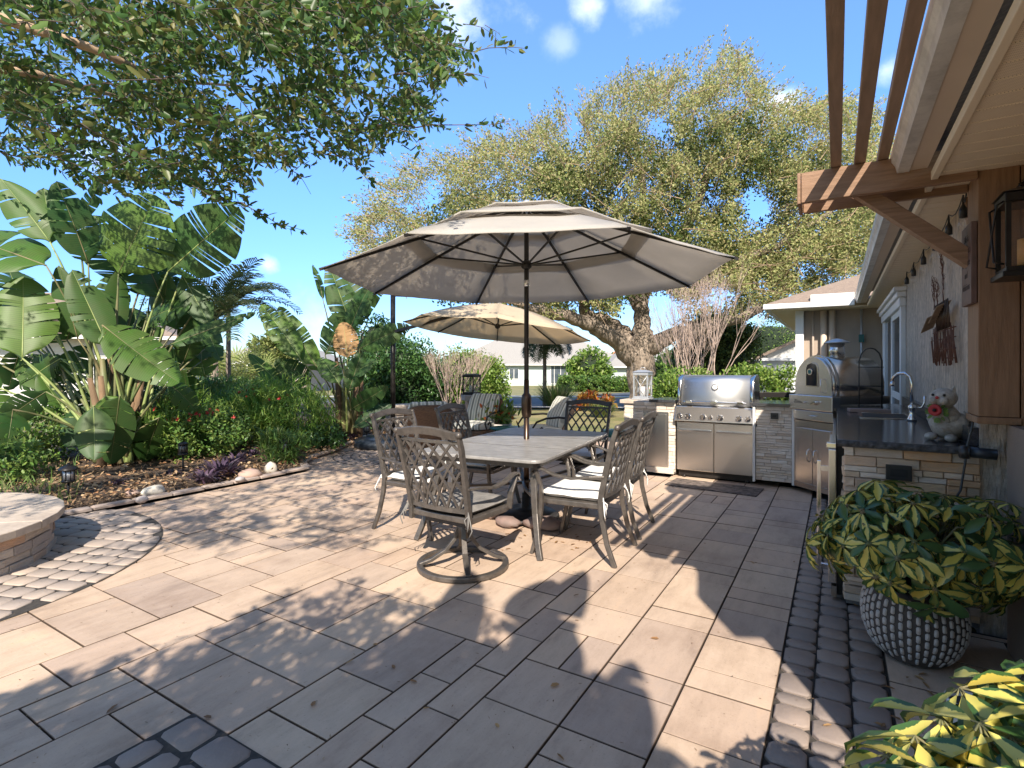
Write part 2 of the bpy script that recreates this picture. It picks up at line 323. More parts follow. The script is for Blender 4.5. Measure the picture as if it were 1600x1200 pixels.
m_potd=mat('textured_pot_base',(.085,.072,.062),(.06,.052,.046),scale=20,rough=.9,bump=.5)
m_potw=mat('whitewashed_relief',(.52,.49,.45),(.40,.37,.34),scale=60,rough=.85)
m_soil=mat('dark_pebbles',(.03,.032,.04),(.07,.075,.09),scale=60,rough=.5,bump=1,bscale=60,bdist=.01)
m_potgrey=mat('glazed_pot',(.58,.52,.48),(.46,.42,.40),scale=6,rough=.5)
m_redpl=mat('red_stand',(.50,.02,.03),rough=.4)
m_wicker=mat('brown_wicker',(.20,.115,.07),(.10,.06,.04),scale=30,stretch=(1,1,4),rough=.7,bump=.9,bscale=70,bdist=.01)
m_wickerl=mat('tan_wicker',(.46,.29,.19),(.34,.21,.135),scale=30,stretch=(1,1,4),rough=.7,bump=.8,bscale=70,bdist=.01)
def stripes(N,L,col):
    tc=N.new('ShaderNodeTexCoord'); sp=N.new('ShaderNodeSeparateXYZ'); L.new(tc.outputs['Object'],sp.inputs[0])
    m1=N.new('ShaderNodeMath'); m1.operation='MULTIPLY'; L.new(sp.outputs[0],m1.inputs[0]); m1.inputs[1].default_value=60
    s=N.new('ShaderNodeMath'); s.operation='SINE'; L.new(m1.outputs[0],s.inputs[0])
    h=N.new('ShaderNodeMath'); h.operation='MULTIPLY_ADD'; L.new(s.outputs[0],h.inputs[0]); h.inputs[1].default_value=.5; h.inputs[2].default_value=.5
    return ramp(N,L,h.outputs[0],[(.0,(.22,.23,.20)),(.2,(.24,.25,.22)),(.27,(.74,.72,.64)),(.72,(.78,.76,.68)),(.8,(.45,.46,.41)),(1,(.5,.51,.46))])
m_stripe=mat('striped_cushion',(0,0,0),rough=.9,custom=stripes,bump=.2,bscale=200)
m_teal=mat('teal_plastic',(.02,.12,.11),rough=.4)
m_tank=mat('black_plastic',(.025,.032,.045),(.04,.05,.065),scale=6,rough=.35)
m_mat=mat('door_mat',(.10,.085,.075),(.24,.18,.15),scale=9,rough=.95,stretch=(1,2.5,1),mottle=(14,.7))
m_catw=mat('painted_stone',(.66,.60,.52),(.30,.25,.20),scale=14,rough=.6,bump=.8,bscale=28,bdist=.012,mottle=(30,.4))
m_rock=mat('river_rock',(0,0,0),rc=[(.55,.50,.42),(.46,.29,.22),(.40,.38,.38),(.62,.58,.50),(.35,.25,.20)],c2=(.34,.29,.25),scale=9,rough=.7,rmix=.5)
m_pinkrock=mat('pinkish_base',(.30,.20,.17),(.20,.15,.13),scale=8,rough=.8,bump=.4)
m_flame=mat('candle',(.85,.35,.08),(.9,.55,.2),scale=6,rough=.5)
m_clear=bpy.data.materials.new('clear_glass'); m_clear.use_nodes=True
_n=m_clear.node_tree.nodes;_l=m_clear.node_tree.links; _g=_n.new('ShaderNodeBsdfGlossy'); _g.inputs['Roughness'].default_value=.03
_t=_n.new('ShaderNodeBsdfTransparent'); _m=_n.new('ShaderNodeMixShader'); _m.inputs[0].default_value=.10
_l.new(_t.outputs[0],_m.inputs[1]); _l.new(_g.outputs[0],_m.inputs[2]); _l.new(_m.outputs[0],_n['Material Output'].inputs[0])
m_silver=mat('galvanised',(.60,.62,.65),(.48,.50,.53),scale=8,rough=.4,metal=.6)
m_rust=mat('rusty_iron',(.23,.10,.06),(.12,.06,.045),scale=30,rough=.8,metal=.3)
m_plaque=mat('engraved_plaque',(.16,.09,.07),(.12,.07,.055),scale=14,rough=.6,bump=.2)
m_plaqtxt=mat('plaque_lettering',(.045,.028,.024),rough=.7)
m_stop=mat('stop_red',(.55,.02,.03),rough=.4); m_sign=mat('street_green',(.02,.25,.13),rough=.4); m_wtxt=mat('white_lettering',(.85,.85,.85),rough=.5)
m_ltxt=mat('logo_dark',(.03,.03,.035),rough=.5)
m_blk=mat('outlet_cover',(.03,.03,.03),rough=.35)
m_bulb=mat('bulb_socket',(.02,.02,.02),rough=.4)

m_litter=mat('leaf_litter',(0,0,0),rc=[(.34,.20,.10),(.50,.32,.16),(.22,.12,.06),(.62,.45,.27),(.16,.09,.05),(.52,.26,.12)],rough=.8,transl=.15)
# ================= ground, patio, road =================
def sheet(name,pts,z,mt,kind='structure',zf=None):
    mb=MB(); n=len(pts); mb.add([(p[0],p[1],(zf(p[0],p[1]) if zf else 0)+z) for p in pts],[tuple(range(n))]); o=mb.build(name,mt); tag(o,kind=kind); return o
def terrain():
    mb=MB(); rs=[0,2,4,6,8,10,12,14,17,20,24,28,33,40,48,60,80,120,200,400,900]; n=48; V=[(0,0,-.07)]; F=[]
    for r in rs[1:]:
        for j in range(n):
            a=2*PI*j/n; x,y=r*math.cos(a),r*math.sin(a); V.append((x,y,gz(x,y)-.07))
    for j in range(n): F.append((0,1+j,1+(j+1)%n))
    for i in range(len(rs)-2):
        for j in range(n):
            a=1+i*n+j;b=1+i*n+(j+1)%n; F.append((a,a+n,b+n,b))
    mb.add(V,F,True); return tag(mb.build('ground',m_lawn),kind='structure')
terrain()
def strip(name,c0,c1,w,z,mt,n=24):
    """road running between two ground points, following the terrain"""
    mb=MB(); a=Vector(c0);b=Vector(c1); t=(b-a).normalized(); s=Vector((-t.y,t.x)); V=[];F=[];k=6
    for i in range(n+1):
        p=a+(b-a)*(i/n)
        for j in range(k+1):
            q=p+s*((j/k-.5)*w); V.append((q.x,q.y,gz(q.x,q.y)+z))
    for i in range(n):
        for j in range(k): o=i*(k+1)+j; F.append((o,o+k+1,o+k+2,o+1))
    mb.add(V,F,True); return tag(mb.build(name,mt),kind='structure')
# direction of the street: roughly across the view
rc=at(860,0,23); rd=Rv*1.0+Fv*(-.08); rd.normalize()
strip('road',(rc-rd*60).xy,(rc+rd*45).xy,8.5,-.03,m_asph)
rk=rc+Fv*5.1; strip('pavement',(rk-rd*60).xy,(rk+rd*20).xy,1.3,.02,m_conc)
rk2=rc-Fv*4.9; strip('kerb',(rk2-rd*60).xy,(rk2+rd*40).xy,.35,.05,m_conc)
bd=at(1010,0,30); strip('side_road',(bd+Rv*0).xy,(bd+Fv*40+Rv*22).xy,7,-.028,m_asph,12)

# paver field (one sheet of individually laid slabs)
MOD=.1755; X0=-.226
def inpatio(x,y):
    if y<4.75: return x>-6.05
    if x>-6.8 and y<5.6: return True
    c=math.hypot(x+6.3,y-7.0); return (x>-6.9 and y<9.4 and x>-7.2) or c<1.9
def slab(mb,x0,x1,y0,y1,z,g=.0034,e=.003):
    mb.rnd=rng.random(); z+=U(-.002,.0015); x0+=g;x1-=g;y0+=g;y1-=g
    g=g; v=[(x0,y0,-.03),(x1,y0,-.03),(x1,y1,-.03),(x0,y1,-.03),(x0,y0,z-e),(x1,y0,z-e),(x1,y1,z-e),(x0,y1,z-e),(x0+e,y0+e,z),(x1-e,y0+e,z),(x1-e,y1-e,z),(x0+e,y1-e,z)]
    f=[(0,1,5,4),(1,2,6,5),(2,3,7,6),(3,0,4,7),(4,5,9,8),(5,6,10,9),(6,7,11,10),(7,4,8,11),(8,9,10,11)]
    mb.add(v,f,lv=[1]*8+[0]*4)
def pavers():
    mb=MB(); nx=52; ny=64; y00=-1.63; used=[[False]*ny for _ in range(nx)]
    sizes=[(3,2),(2,3),(2,2),(2,2),(3,3),(2,1),(1,2),(4,2),(3,1),(3,2)]
    for j in range(ny):
        for i in range(nx):
            if used[i][j]: continue
            xa=X0-(i+.5)*MOD; ya=y00+(j+.5)*MOD
            ok=inpatio(xa,ya) and not (xa<-.85 and ya>6.85 and xa>-2.6) and not (xa>-.9 and ya>6.9)
            if not ok: used[i][j]=True; continue
            if i<4: opts=[(2,2),(2,1),(2,3),(2,1),(2,2)]
            else: opts=sizes[:]
            rng.shuffle(opts); opts+= [(1,1)]
            if i<4: opts.append((2,1))
            for (w,h) in opts:
                if i+w>nx or j+h>ny: continue
                if i<4 and (i%2 or w!=2): 
                    if (w,h)!=(1,1): continue
                good=all(not used[a][b] for a in range(i,i+w) for b in range(j,j+h))
                if good and all(inpatio(X0-(a+.5)*MOD,y00+(b+.5)*MOD) for a in (i,i+w-1) for b in (j,j+h-1)):
                    for a in range(i,i+w):
                        for b in range(j,j+h): used[a][b]=True
                    slab(mb,X0-(i+w)*MOD,X0-i*MOD,y00+j*MOD,y00+(j+h)*MOD,0); break
    y=-.4
    while y<3.62:
        h=rng.choice([.35,.52,.35]); 
        h=min(h,3.66-y); s=rng.choice([.27,.35,.53])
        slab(mb,.195,.195+s,y,y+h,0)
        if s<.5: slab(mb,.195+s,.75,y,y+h,0)
        y+=h
    return tag(mb.build('patio_paving',m_paver),kind='structure')
pavers()
sheet('paving_joint_bed',[(-9.2,-1.8),(.9,-1.8),(.9,3.72),(.1,3.72),(.1,6.9),(-2.6,10.2),(-9.2,10.2),(-9.2,5.0),(-6.5,4.7),(-6.5,-1.8)],-.018,m_sand)
def cobble(mb,c,ux,uy,w,h,z,r=.022,dome=.007,clip=None):
    mb.rnd=rng.random(); w=w/2;h=h/2
    o=[(-w+r,-h),(w-r,-h),(w,-h+r),(w,h-r),(w-r,h),(-w+r,h),(-w,h-r),(-w,-h+r)]
    o=[(a+U(-.003,.003),b+U(-.003,.003)) for a,b in o]
    def P(a,b,zz):
        x,y=c[0]+ux[0]*a+uy[0]*b,c[1]+ux[1]*a+uy[1]*b
        if clip:
            q=math.hypot(x-clip[0],y-clip[1])
            if q>clip[2]: x,y=clip[0]+(x-clip[0])*clip[2]/q,clip[1]+(y-clip[1])*clip[2]/q
        return (x,y,zz)
    z+=U(-.002,.002)
    V=[P(a,b,z-.03) for a,b in o]+[P(a,b,z-dome) for a,b in o]+[P(a*.88,b*.88,z-.001) for a,b in o]
    F=[(i,(i+1)%8,8+(i+1)%8,8+i) for i in range(8)]+[(8+i,8+(i+1)%8,16+(i+1)%8,16+i) for i in range(8)]+[tuple(range(16,24))]
    mb.add(V,F,[False]*8+[True]*8+[True])
def border():
    mb=MB()
    for r in range(3):
        y=-1+U(0,.1); x=X0+.139*(r+.5)
        while y<(3.7 if r==2 else 6.45-.0*r):
            h=rng.choice([.09,.14,.17,.14,.12]); cobble(mb,(x,y+h/2),(1,0),(0,1),.131,h-.012,.0); y+=h
    x=-2.215; 
    for j in range(3):
        x=-2.215+.006; y=1.178-.15*(j+.5)
        while x<-.95:
            w=rng.choice([.12,.17,.21]); cobble(mb,(x+w/2,y),(1,0),(0,1),w-.014,.138,.008); x+=w
    return tag(mb.build('cobble_border',m_cobble),kind='structure')
border()
sheet('cobble_joint_bed',[(-2.215,.7),(-.93,.7),(-.93,1.178),(-2.215,1.178)],.0025,m_sand)
FPC=(-5.60,.80)
def firecircle():
    mb=MB(); sheet('fire_pit_joint_bed',[(FPC[0]+1.705*math.cos(2*PI*i/64),FPC[1]+1.705*math.sin(2*PI*i/64)) for i in range(64)],.0035,m_sand)
    # rows laid parallel in the fan, cut by the circle
    y=-1.0
    th=R(20); ux=(math.cos(th),math.sin(th)); uy=(-math.sin(th),math.cos(th))
    b=-1.75
    while b<1.75:
        h=rng.choice([.14,.14,.17]); a=-1.75+U(0,.1)
        while a<1.75:
            w=rng.choice([.14,.18,.22,.16]); ca,cb=a+w/2,b+h/2
            rr=math.hypot(ca,cb)
            rc_=max(math.hypot(ca+sx*w*.5,cb+sy*h*.5) for sx in (-1,1) for sy in (-1,1))
            if rr>.9 and rr<1.68: cobble(mb,(FPC[0]+ux[0]*ca+uy[0]*cb,FPC[1]+ux[1]*ca+uy[1]*cb),ux,uy,w-.01,h-.01,.012,clip=(FPC[0],FPC[1],1.698))
            a+=w
        b+=h
    tag(mb.build('fire_pit_paving',m_cobtan),kind='structure')
firecircle()
def ring2():
    mb=MB(); c=(-5.9,6.3)
    sheet('round_inlay_joint_bed',[(c[0]+1.0*math.cos(2*PI*i/48),c[1]+1.0*math.sin(2*PI*i/48)) for i in range(48)],.003,m_sand)
    for rr in (.93,.80,.67,.54,.41,.28):
        k=max(6,int(2*PI*rr/.17))
        for i in range(k):
            a=2*PI*i/k; cobble(mb,(c[0]+rr*math.cos(a),c[1]+rr*math.sin(a)),(-math.sin(a),math.cos(a)),(math.cos(a),math.sin(a)),2*PI*rr/k-.012,.118,.01)
    tag(mb.build('round_paving_inlay',m_cobble),kind='structure')
ring2()
# ================= planting bed =================
edge_pts=[(-6.35,1.15),(-6.17,1.75),(-6.1,2.3),(-6.06,3.0),(-6.05,4.0),(-6.07,4.72),(-6.45,4.95),(-6.72,5.3),(-6.9,5.8),(-7.3,6.5),(-7.8,7.3),(-7.95,8.2),(-7.6,9.0)]
def edging():
    t=thing('bed_edging','low tan edging stones curving between the patio and the mulch bed','edging',(0,0,0))
    mb=MB()
    for a,b in zip(edge_pts[:-1],edge_pts[1:]):
        a=Vector(a);b=Vector(b); L=(b-a).length; k=max(1,round(L/.3)); u=(b-a).normalized(); n=Vector((-u.y,u.x))
        for i in range(k):
            c=a+(b-a)*((i+.5)/k)+n*.018; cobble(mb,(c.x,c.y),(u.x,u.y),(n.x,n.y),L/k-.008,.11,.055+U(-.006,.006),r=.01,dome=.01)
    mb.build('edging_stones',m_edge,t)
edging()
def bed():
    mb=MB(); V=[];F=[];nx=60;ny=64
    def xr(y):
        pts=edge_pts
        if y<=pts[0][1]: return pts[0][0]+ (pts[0][1]-y)*-.3
        for (x0,y0),(x1,y1) in zip(pts[:-1],pts[1:]):
            if y0<=y<=y1: return x0+(x1-x0)*(y-y0)/(y1-y0+1e-6)
        return pts[-1][0]
    for j in range(ny+1):
        y=-2+j*(15.0/ny); xe=xr(y)-.06
        for i in range(nx+1):
            t=i/nx; x=xe-(t**1.3)*9.0
            z=.02+.06*min(1,(xe-x)/.5)+.03*mnoise.noise(Vector((x*2.1,y*2.1,0)))+.02*mnoise.noise(Vector((x*7,y*7,3)))
            if t>.9: z-=(t-.9)*1.2
            V.append((x,y,z))
    for j in range(ny):
        for i in range(nx): a=j*(nx+1)+i; F.append((a,a+nx+1,a+nx+2,a+1))
    mb.add(V,F,True); tag(mb.build('mulch_bed',m_mulch),kind='structure')
    n=9000; y=NR.uniform(0.6,9.5,n); d=NR.rand(n)**1.6*3.2; P=[]
    for a,b in zip(y,d): P.append((xr(a)-.1-b,a,.05+.05*min(1,b/.5)+U(-.01,.03)))
    D=unit(n); D[:,2]*=.35; Nn=np.tile([0,0,1.0],(n,1))+unit(n)*.4
    tag(leafcloud('mulch_chip_cover',P,D,Nn,NR.uniform(.025,.085,n),NR.uniform(.012,.03,n),'dia',m_chip),'bark chips and dry leaves scattered over the planting bed','mulch',kind='stuff')
bed()
n=2600; P=[]
for i in range(n):
    y=U(.8,9); P.append((-6.25-U(0,1)**1.5*2.6-(max(0,y-4.8)*.4),y,.115+U(-.02,.02)))
D=unit(n); D[:,2]*=.3
tag(leafcloud('leaf_litter',P,D,np.tile([0,0,1.0],(n,1))+unit(n)*.6,NR.uniform(.035,.09,n),NR.uniform(.015,.04,n),'oval',m_litter),'tan and orange dead leaves littering the mulch','leaves',kind='stuff')
# ================= clouds in sky / world =================
def world():
    w=bpy.data.worlds.new('World'); SC.world=w; w.use_nodes=True; N=w.node_tree.nodes; L=w.node_tree.links
    bg=N['Background']; sky=N.new('ShaderNodeTexSky'); sky.sky_type='NISHITA'; sky.sun_disc=False
    sky.sun_elevation=SEL; sky.sun_rotation=math.atan2(SUND.x,SUND.y); sky.altitude=0; sky.air_density=1.0; sky.dust_density=.4; sky.ozone_density=1.6
    hs=N.new('ShaderNodeHueSaturation'); hs.inputs['Saturation'].default_value=SKYSAT; hs.inputs['Value'].default_value=SKYVAL; L.new(sky.outputs[0],hs.inputs['Color'])
    col=hs.outputs[0]
    tc=N.new('ShaderNodeTexCoord'); sx=N.new('ShaderNodeSeparateXYZ'); L.new(tc.outputs['Generated'],sx.inputs[0])
    hz=ramp(N,L,sx.outputs[2],[(0,(.37,.47,.66)),(.12,(.41,.53,.78)),(.3,(.60,.74,1.0)),(.6,(1.0,1.0,1.05))]); col=mixn(N,L,1.0,col,hz,'MULTIPLY')
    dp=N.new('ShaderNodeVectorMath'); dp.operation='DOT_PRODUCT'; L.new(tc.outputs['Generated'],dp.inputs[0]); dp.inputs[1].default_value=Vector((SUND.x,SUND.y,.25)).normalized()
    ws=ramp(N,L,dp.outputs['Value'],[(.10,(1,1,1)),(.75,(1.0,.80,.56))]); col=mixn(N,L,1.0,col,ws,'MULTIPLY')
    nz=N.new('ShaderNodeTexNoise'); nz.inputs['Scale'].default_value=9; nz.inputs['Detail'].default_value=7; nz.inputs['Roughness'].default_value=.6; L.new(tc.outputs['Generated'],nz.inputs['Vector'])
    for (px,py,rad,st) in ((925,5,.06,.55),(1010,-15,.10,.45),(880,70,.05,.2),(1225,160,.065,.9),(1385,110,.04,.5),(418,415,.03,.5),(700,-60,.2,.6),(1270,330,.10,.4),(150,250,.10,.4),(500,500,.12,.35)):
        d=(at(px,py,10)-Vector((0,0,CH))).normalized()
        vd=N.new('ShaderNodeVectorMath'); vd.operation='DISTANCE'; L.new(tc.outputs['Generated'],vd.inputs[0]); vd.inputs[1].default_value=d
        nm=N.new('ShaderNodeVectorMath'); nm.operation='NORMALIZE'; L.new(tc.outputs['Generated'],nm.inputs[0]); L.new(nm.outputs[0],vd.inputs[0])
        mr=N.new('ShaderNodeMapRange'); L.new(vd.outputs['Value'],mr.inputs[0]); mr.inputs[1].default_value=rad*1.25; mr.inputs[2].default_value=0; mr.inputs[3].default_value=-.3; mr.inputs[4].default_value=.36
        ad=N.new('ShaderNodeMath'); ad.operation='ADD'; L.new(mr.outputs[0],ad.inputs[0]); L.new(nz.outputs[0],ad.inputs[1])
        m2=N.new('ShaderNodeMapRange'); m2.interpolation_type='SMOOTHSTEP'; L.new(ad.outputs[0],m2.inputs[0]); m2.inputs[1].default_value=.52; m2.inputs[2].default_value=.95; m2.inputs[3].default_value=0; m2.inputs[4].default_value=st
        col=mixn(N,L,m2.outputs[0],col,(7.5,7.8,8.2))
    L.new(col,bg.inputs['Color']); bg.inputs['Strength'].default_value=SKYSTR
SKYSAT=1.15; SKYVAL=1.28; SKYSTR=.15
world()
sun=bpy.data.lights.new('sun','SUN'); sun.energy=4.8; sun.angle=R(.53); sun.color=(1,.91,.79)
so=bpy.data.objects.new('sun',sun); COL.objects.link(so); so.rotation_euler=SUND.to_track_quat('Z','Y').to_euler(); so.location=(3,-6,9)
cam=bpy.data.cameras.new('camera'); cam.sensor_width=36; cam.lens=FPX/1600*36; cam.shift_y=-28/1600; cam.clip_end=2000; cam.clip_start=.05
co=bpy.data.objects.new('camera',cam); COL.objects.link(co); co.location=(0,0,CH); co.rotation_euler=(PI/2,0,YAW); SC.camera=co
SC.view_settings.view_transform='Standard'; SC.view_settings.look='None'; SC.view_settings.gamma=1; SC.view_settings.exposure=.84
SC.render.engine='CYCLES'; SC.cycles.max_bounces=8; SC.cycles.transparent_max_bounces=12; SC.cycles.use_denoising=True
# ================= the house =================
H=thing('house','stucco house along the patio with soffit, gutter and white sliding door','house',(.65,5,0))
def hp(name,mb,mt,**k):
    o=mb.build(name,mt,H,**k); o.location=(-.65,-5,0); return o
mb=MB(); mb.bx(.65,.95,3.735,10.8,-.05,2.37); hp('wall',mb,m_stucco)
mb=MB(); mb.bx(.72,5.5,1.0,3.54,-.05,1.11); hp('pilaster',mb,m_wallbr)
mb=MB(); mb.bx(.80,5.5,1.0,3.54,1.113,2.40); hp('upper_boarding',mb,m_wood)
mb=MB(); mb.bx(-.57,.649,10.8,11.1,-.3,2.37); hp('wing_wall',mb,m_stucco2)
mb=MB(); mb.bx(-.63,-.50,10.68,10.797,-.3,2.37); hp('corner_trim',mb,m_whitetrim,bevel=.006)
# soffit boards
def soff(N,L,col):
    tc=N.new('ShaderNodeTexCoord'); sp=N.new('ShaderNodeSeparateXYZ'); L.new(tc.outputs['Object'],sp.inputs[0]); o=[]
    for k in (0,1):
        a=N.new('ShaderNodeMath'); a.operation='MULTIPLY'; L.new(sp.outputs[k],a.inputs[0]); a.inputs[1].default_value=620
        s=N.new('ShaderNodeMath'); s.operation='SINE'; L.new(a.outputs[0],s.inputs[0]); o.append(s)
    m=N.new('ShaderNodeMath'); m.operation='MULTIPLY'; L.new(o[0].outputs[0],m.inputs[0]); L.new(o[1].outputs[0],m.inputs[1])
    g=ramp(N,L,m.outputs[0],[(.55,(1,1,1)),(.75,(.45,.42,.4))]); return mixn(N,L,1.0,col,g,'MULTIPLY')
m_soffp=mat('perforated_soffit',(.82,.70,.53),rough=.7,custom=soff)
mb=MB(); y=1.28; i=0
while y<10.7:
    w=.125; mb.add([(.44,y+.008,2.370),(.44,y+w-.008,2.370),(3.2,y+w-.008,2.370),(3.2,y+.008,2.370),(.44,y,2.38),(.44,y+w,2.38),(3.2,y+w,2.38),(3.2,y,2.38)],[(0,1,2,3),(0,4,5,1),(2,6,7,3),(1,5,6,2),(3,7,4,0)]); y+=w
hp('soffit',mb,m_soffp)
mb=MB(); mb.bx(.445,3.2,1.28,10.7,2.385,2.40); hp('soffit_backing',mb,m_soffit)
mb=MB(); mb.bx(.412,.442,1.28,10.3,2.355,2.40); hp('soffit_trim',mb,m_soffit,bevel=.003)
mb=MB(); mb.bx(.322,.398,1.28,10.32,2.42,2.54); hp('fascia',mb,m_fascia)
mb=MB(); prof=[(.325,2.53),(.322,2.415),(.270,2.415),(.262,2.45),(.246,2.475),(.244,2.525),(.25,2.53),(.258,2.50),(.272,2.46),(.31,2.43),(.315,2.53)]
k=len(prof); V=[(x,1.28,z) for x,z in prof]+[(x,10.3,z) for x,z in prof]
mb.add(V,[(i,(i+1)%k,k+(i+1)%k,k+i) for i in range(k)]+[tuple(reversed(range(k))),tuple(range(k,2*k))]); hp('gutter',mb,m_gutter)
mb=MB(); P=[(.33,10.35),(.33,1.30),(.6,1.28),(.84,.78),(.94,.36),(1.28,-.16),(6,-.16),(6,10.35)]
zz=lambda x:2.545+.36*(x-.33)
n=len(P); mb.add([(x,y,zz(x)) for x,y in P]+[(x,y,zz(x)+.03) for x,y in P],[tuple(range(n)),tuple(reversed(range(n,2*n)))]+[(i,n+i,n+(i+1)%n,(i+1)%n) for i in range(n)])
hp('roof',mb,m_roof)
# wing roof: hip
mb=MB(); x0,x1,y0,y1=-1.05,6,10.32,18; ze=2.47; s=.42; hgt=(y1-y0)/2*s
V=[(x0,y0,ze),(x1,y0,ze),(x1,y1,ze),(x0,y1,ze),(x0+(y1-y0)/2,(y0+y1)/2,ze+hgt),(x1,(y0+y1)/2,ze+hgt)]
mb.add(V,[(0,1,5,4),(2,3,4,5),(3,0,4)]); hp('wing_roof',mb,m_roof,solid=.04)
mb=MB(); mb.bx(-1.10,.243,10.22,10.30,2.38,2.47); mb.bx(-1.10,-1.02,10.3,17,2.38,2.47); hp('wing_gutter',mb,m_whitetrim,bevel=.01)
mb=MB(); mb.bx(-.38,.24,10.305,10.50,2.482,2.60); hp('roof_flashing',mb,m_whitetrim)
mb=MB(); mb.bx(-1.0,.44,10.32,10.795,2.372,2.382); mb.bx(-1.0,-.575,10.8,17,2.372,2.382); hp('wing_soffit',mb,m_soffit)
# pipes
for (x,r,z0,z1,mt) in ((-.36,.018,.4,2.36,m_stucco2),(-.2,.05,.2,2.36,m_fascia),(-.07,.05,.2,2.36,m_fascia),(.35,.018,1.0,2.36,m_silver)):
    mb=MB(); mb.cyl((x,10.74,z0),(x,10.74,z1),r,10); hp('pipe',mb,mt)
mb=MB(); mb.bx(.31,.39,10.68,10.735,1.80,1.93); hp('junction_box',mb,m_teal,bevel=.006)
# sliding door
D=MB(); D.bx(.60,.649,7.28,7.42,-.05,2.16); d=hp('door_frame',D,m_whitetrim,bevel=.006); D=MB(); D.bx(.60,.649,9.9,10.04,-.05,2.16); D.build('jamb',m_whitetrim,d,bevel=.006)
def sub(o,name,mb,mt,**k):
    c=mb.build(name,mt,o,**k); return c
D=MB(); D.bx(.56,.649,7.22,10.1,2.16,2.22); D.bx(.53,.649,7.19,10.13,2.222,2.27); D.bx(.585,.649,7.25,10.07,2.06,2.158); sub(d,'door_head',D,m_whitetrim,bevel=.008)
D=MB()
for a,b in ((7.42,7.50),(8.58,8.66),(8.68,8.76),(9.82,9.90)): D.bx(.615,.645,a,b,-.05,2.06)
D.bx(.615,.6449,7.5,8.58,1.0,1.08); D.bx(.615,.6449,7.5,8.58,-.04,.1); D.bx(.615,.6449,7.5,8.58,1.98,2.058); sub(d,'sash',D,m_whitetrim,bevel=.004)
D=MB(); D.bx(.628,.640,7.5,8.58,.1,1.98); D.bx(.628,.640,8.76,9.82,-.04,2.058); sub(d,'pane',D,m_win)
# ================= pergola bracket =================
PG=thing('pergola','stained brown timber arbour with slatted rafters on a boxed post by the house wall','pergola',(.68,3.6,0))
def pp(name,mb,mt,par=None,**k):
    o=mb.build(name,mt,PG if par is None else par,**k)
    if par is None: o.location=(-.68,-3.6,0)
    return o
mb=MB(); mb.bx(.60,.755,3.48,3.733,1.15,2.62); pp('post_box',mb,m_wood,bevel=.004)
mb=MB(); mb.bx(.594,.761,3.474,3.739,1.114,1.148); pp('post_base_trim',mb,m_wood,bevel=.004)
mb=MB(); mb.bx(.760,.95,3.485,3.538,1.0,2.62); pp('side_board',mb,m_wood,bevel=.003)
for y in (3.465,3.70):
    mb=MB(); mb.bx(-.175,.598,y,y+.038,2.33,2.50); pp('beam',mb,m_woodx,bevel=.004)
mb=MB(); mb.bx(-.195,-.178,3.462,3.742,2.325,2.502); pp('beam_end_cap',mb,m_woodx,bevel=.003)
for x0,x1 in ((-.031,.021),(.080,.133),(.186,.235)):
    mb=MB(); mb.bx(x0,x1,1.29,3.70,2.503,2.548); pp('rafter',mb,m_woody,bevel=.003)
mb=MB(); mb.sweep([(.07,3.60,2.42),(.64,3.60,1.90)],.075,.085,up=(0,1,0),rect=True); pp('brace',mb,m_woodx,bevel=.004)
mb=MB(); mb.sweep([(.66,3.70,2.0),(.66,4.02,2.36)],.07,.07,up=(1,0,0),rect=True); pp('brace',mb,m_wood,bevel=.004)
# plaque on the side of the post
PL=thing('engraved_plaque','dark brown engraved plaque hung on the side of the boxed timber post','plaque',(.585,3.60,1.92))
mb=MB(); mb.bx(-.012,.012,-.118,.118,-.205,.205); mb.build('board',m_plaque,PL,bevel=.003)
lines=['Life is','sweet at','our place','and','delicious']
Mx=Matrix(((0,0,-1,-.0125),(-1,0,0,0),(0,1,0,0),(0,0,0,1)))
for i,s in enumerate(lines):
    M=Mx.copy(); M[2][3]=.135-.062*i; text(s,.05,'lettering',m_plaqtxt,PL,M,.0006)
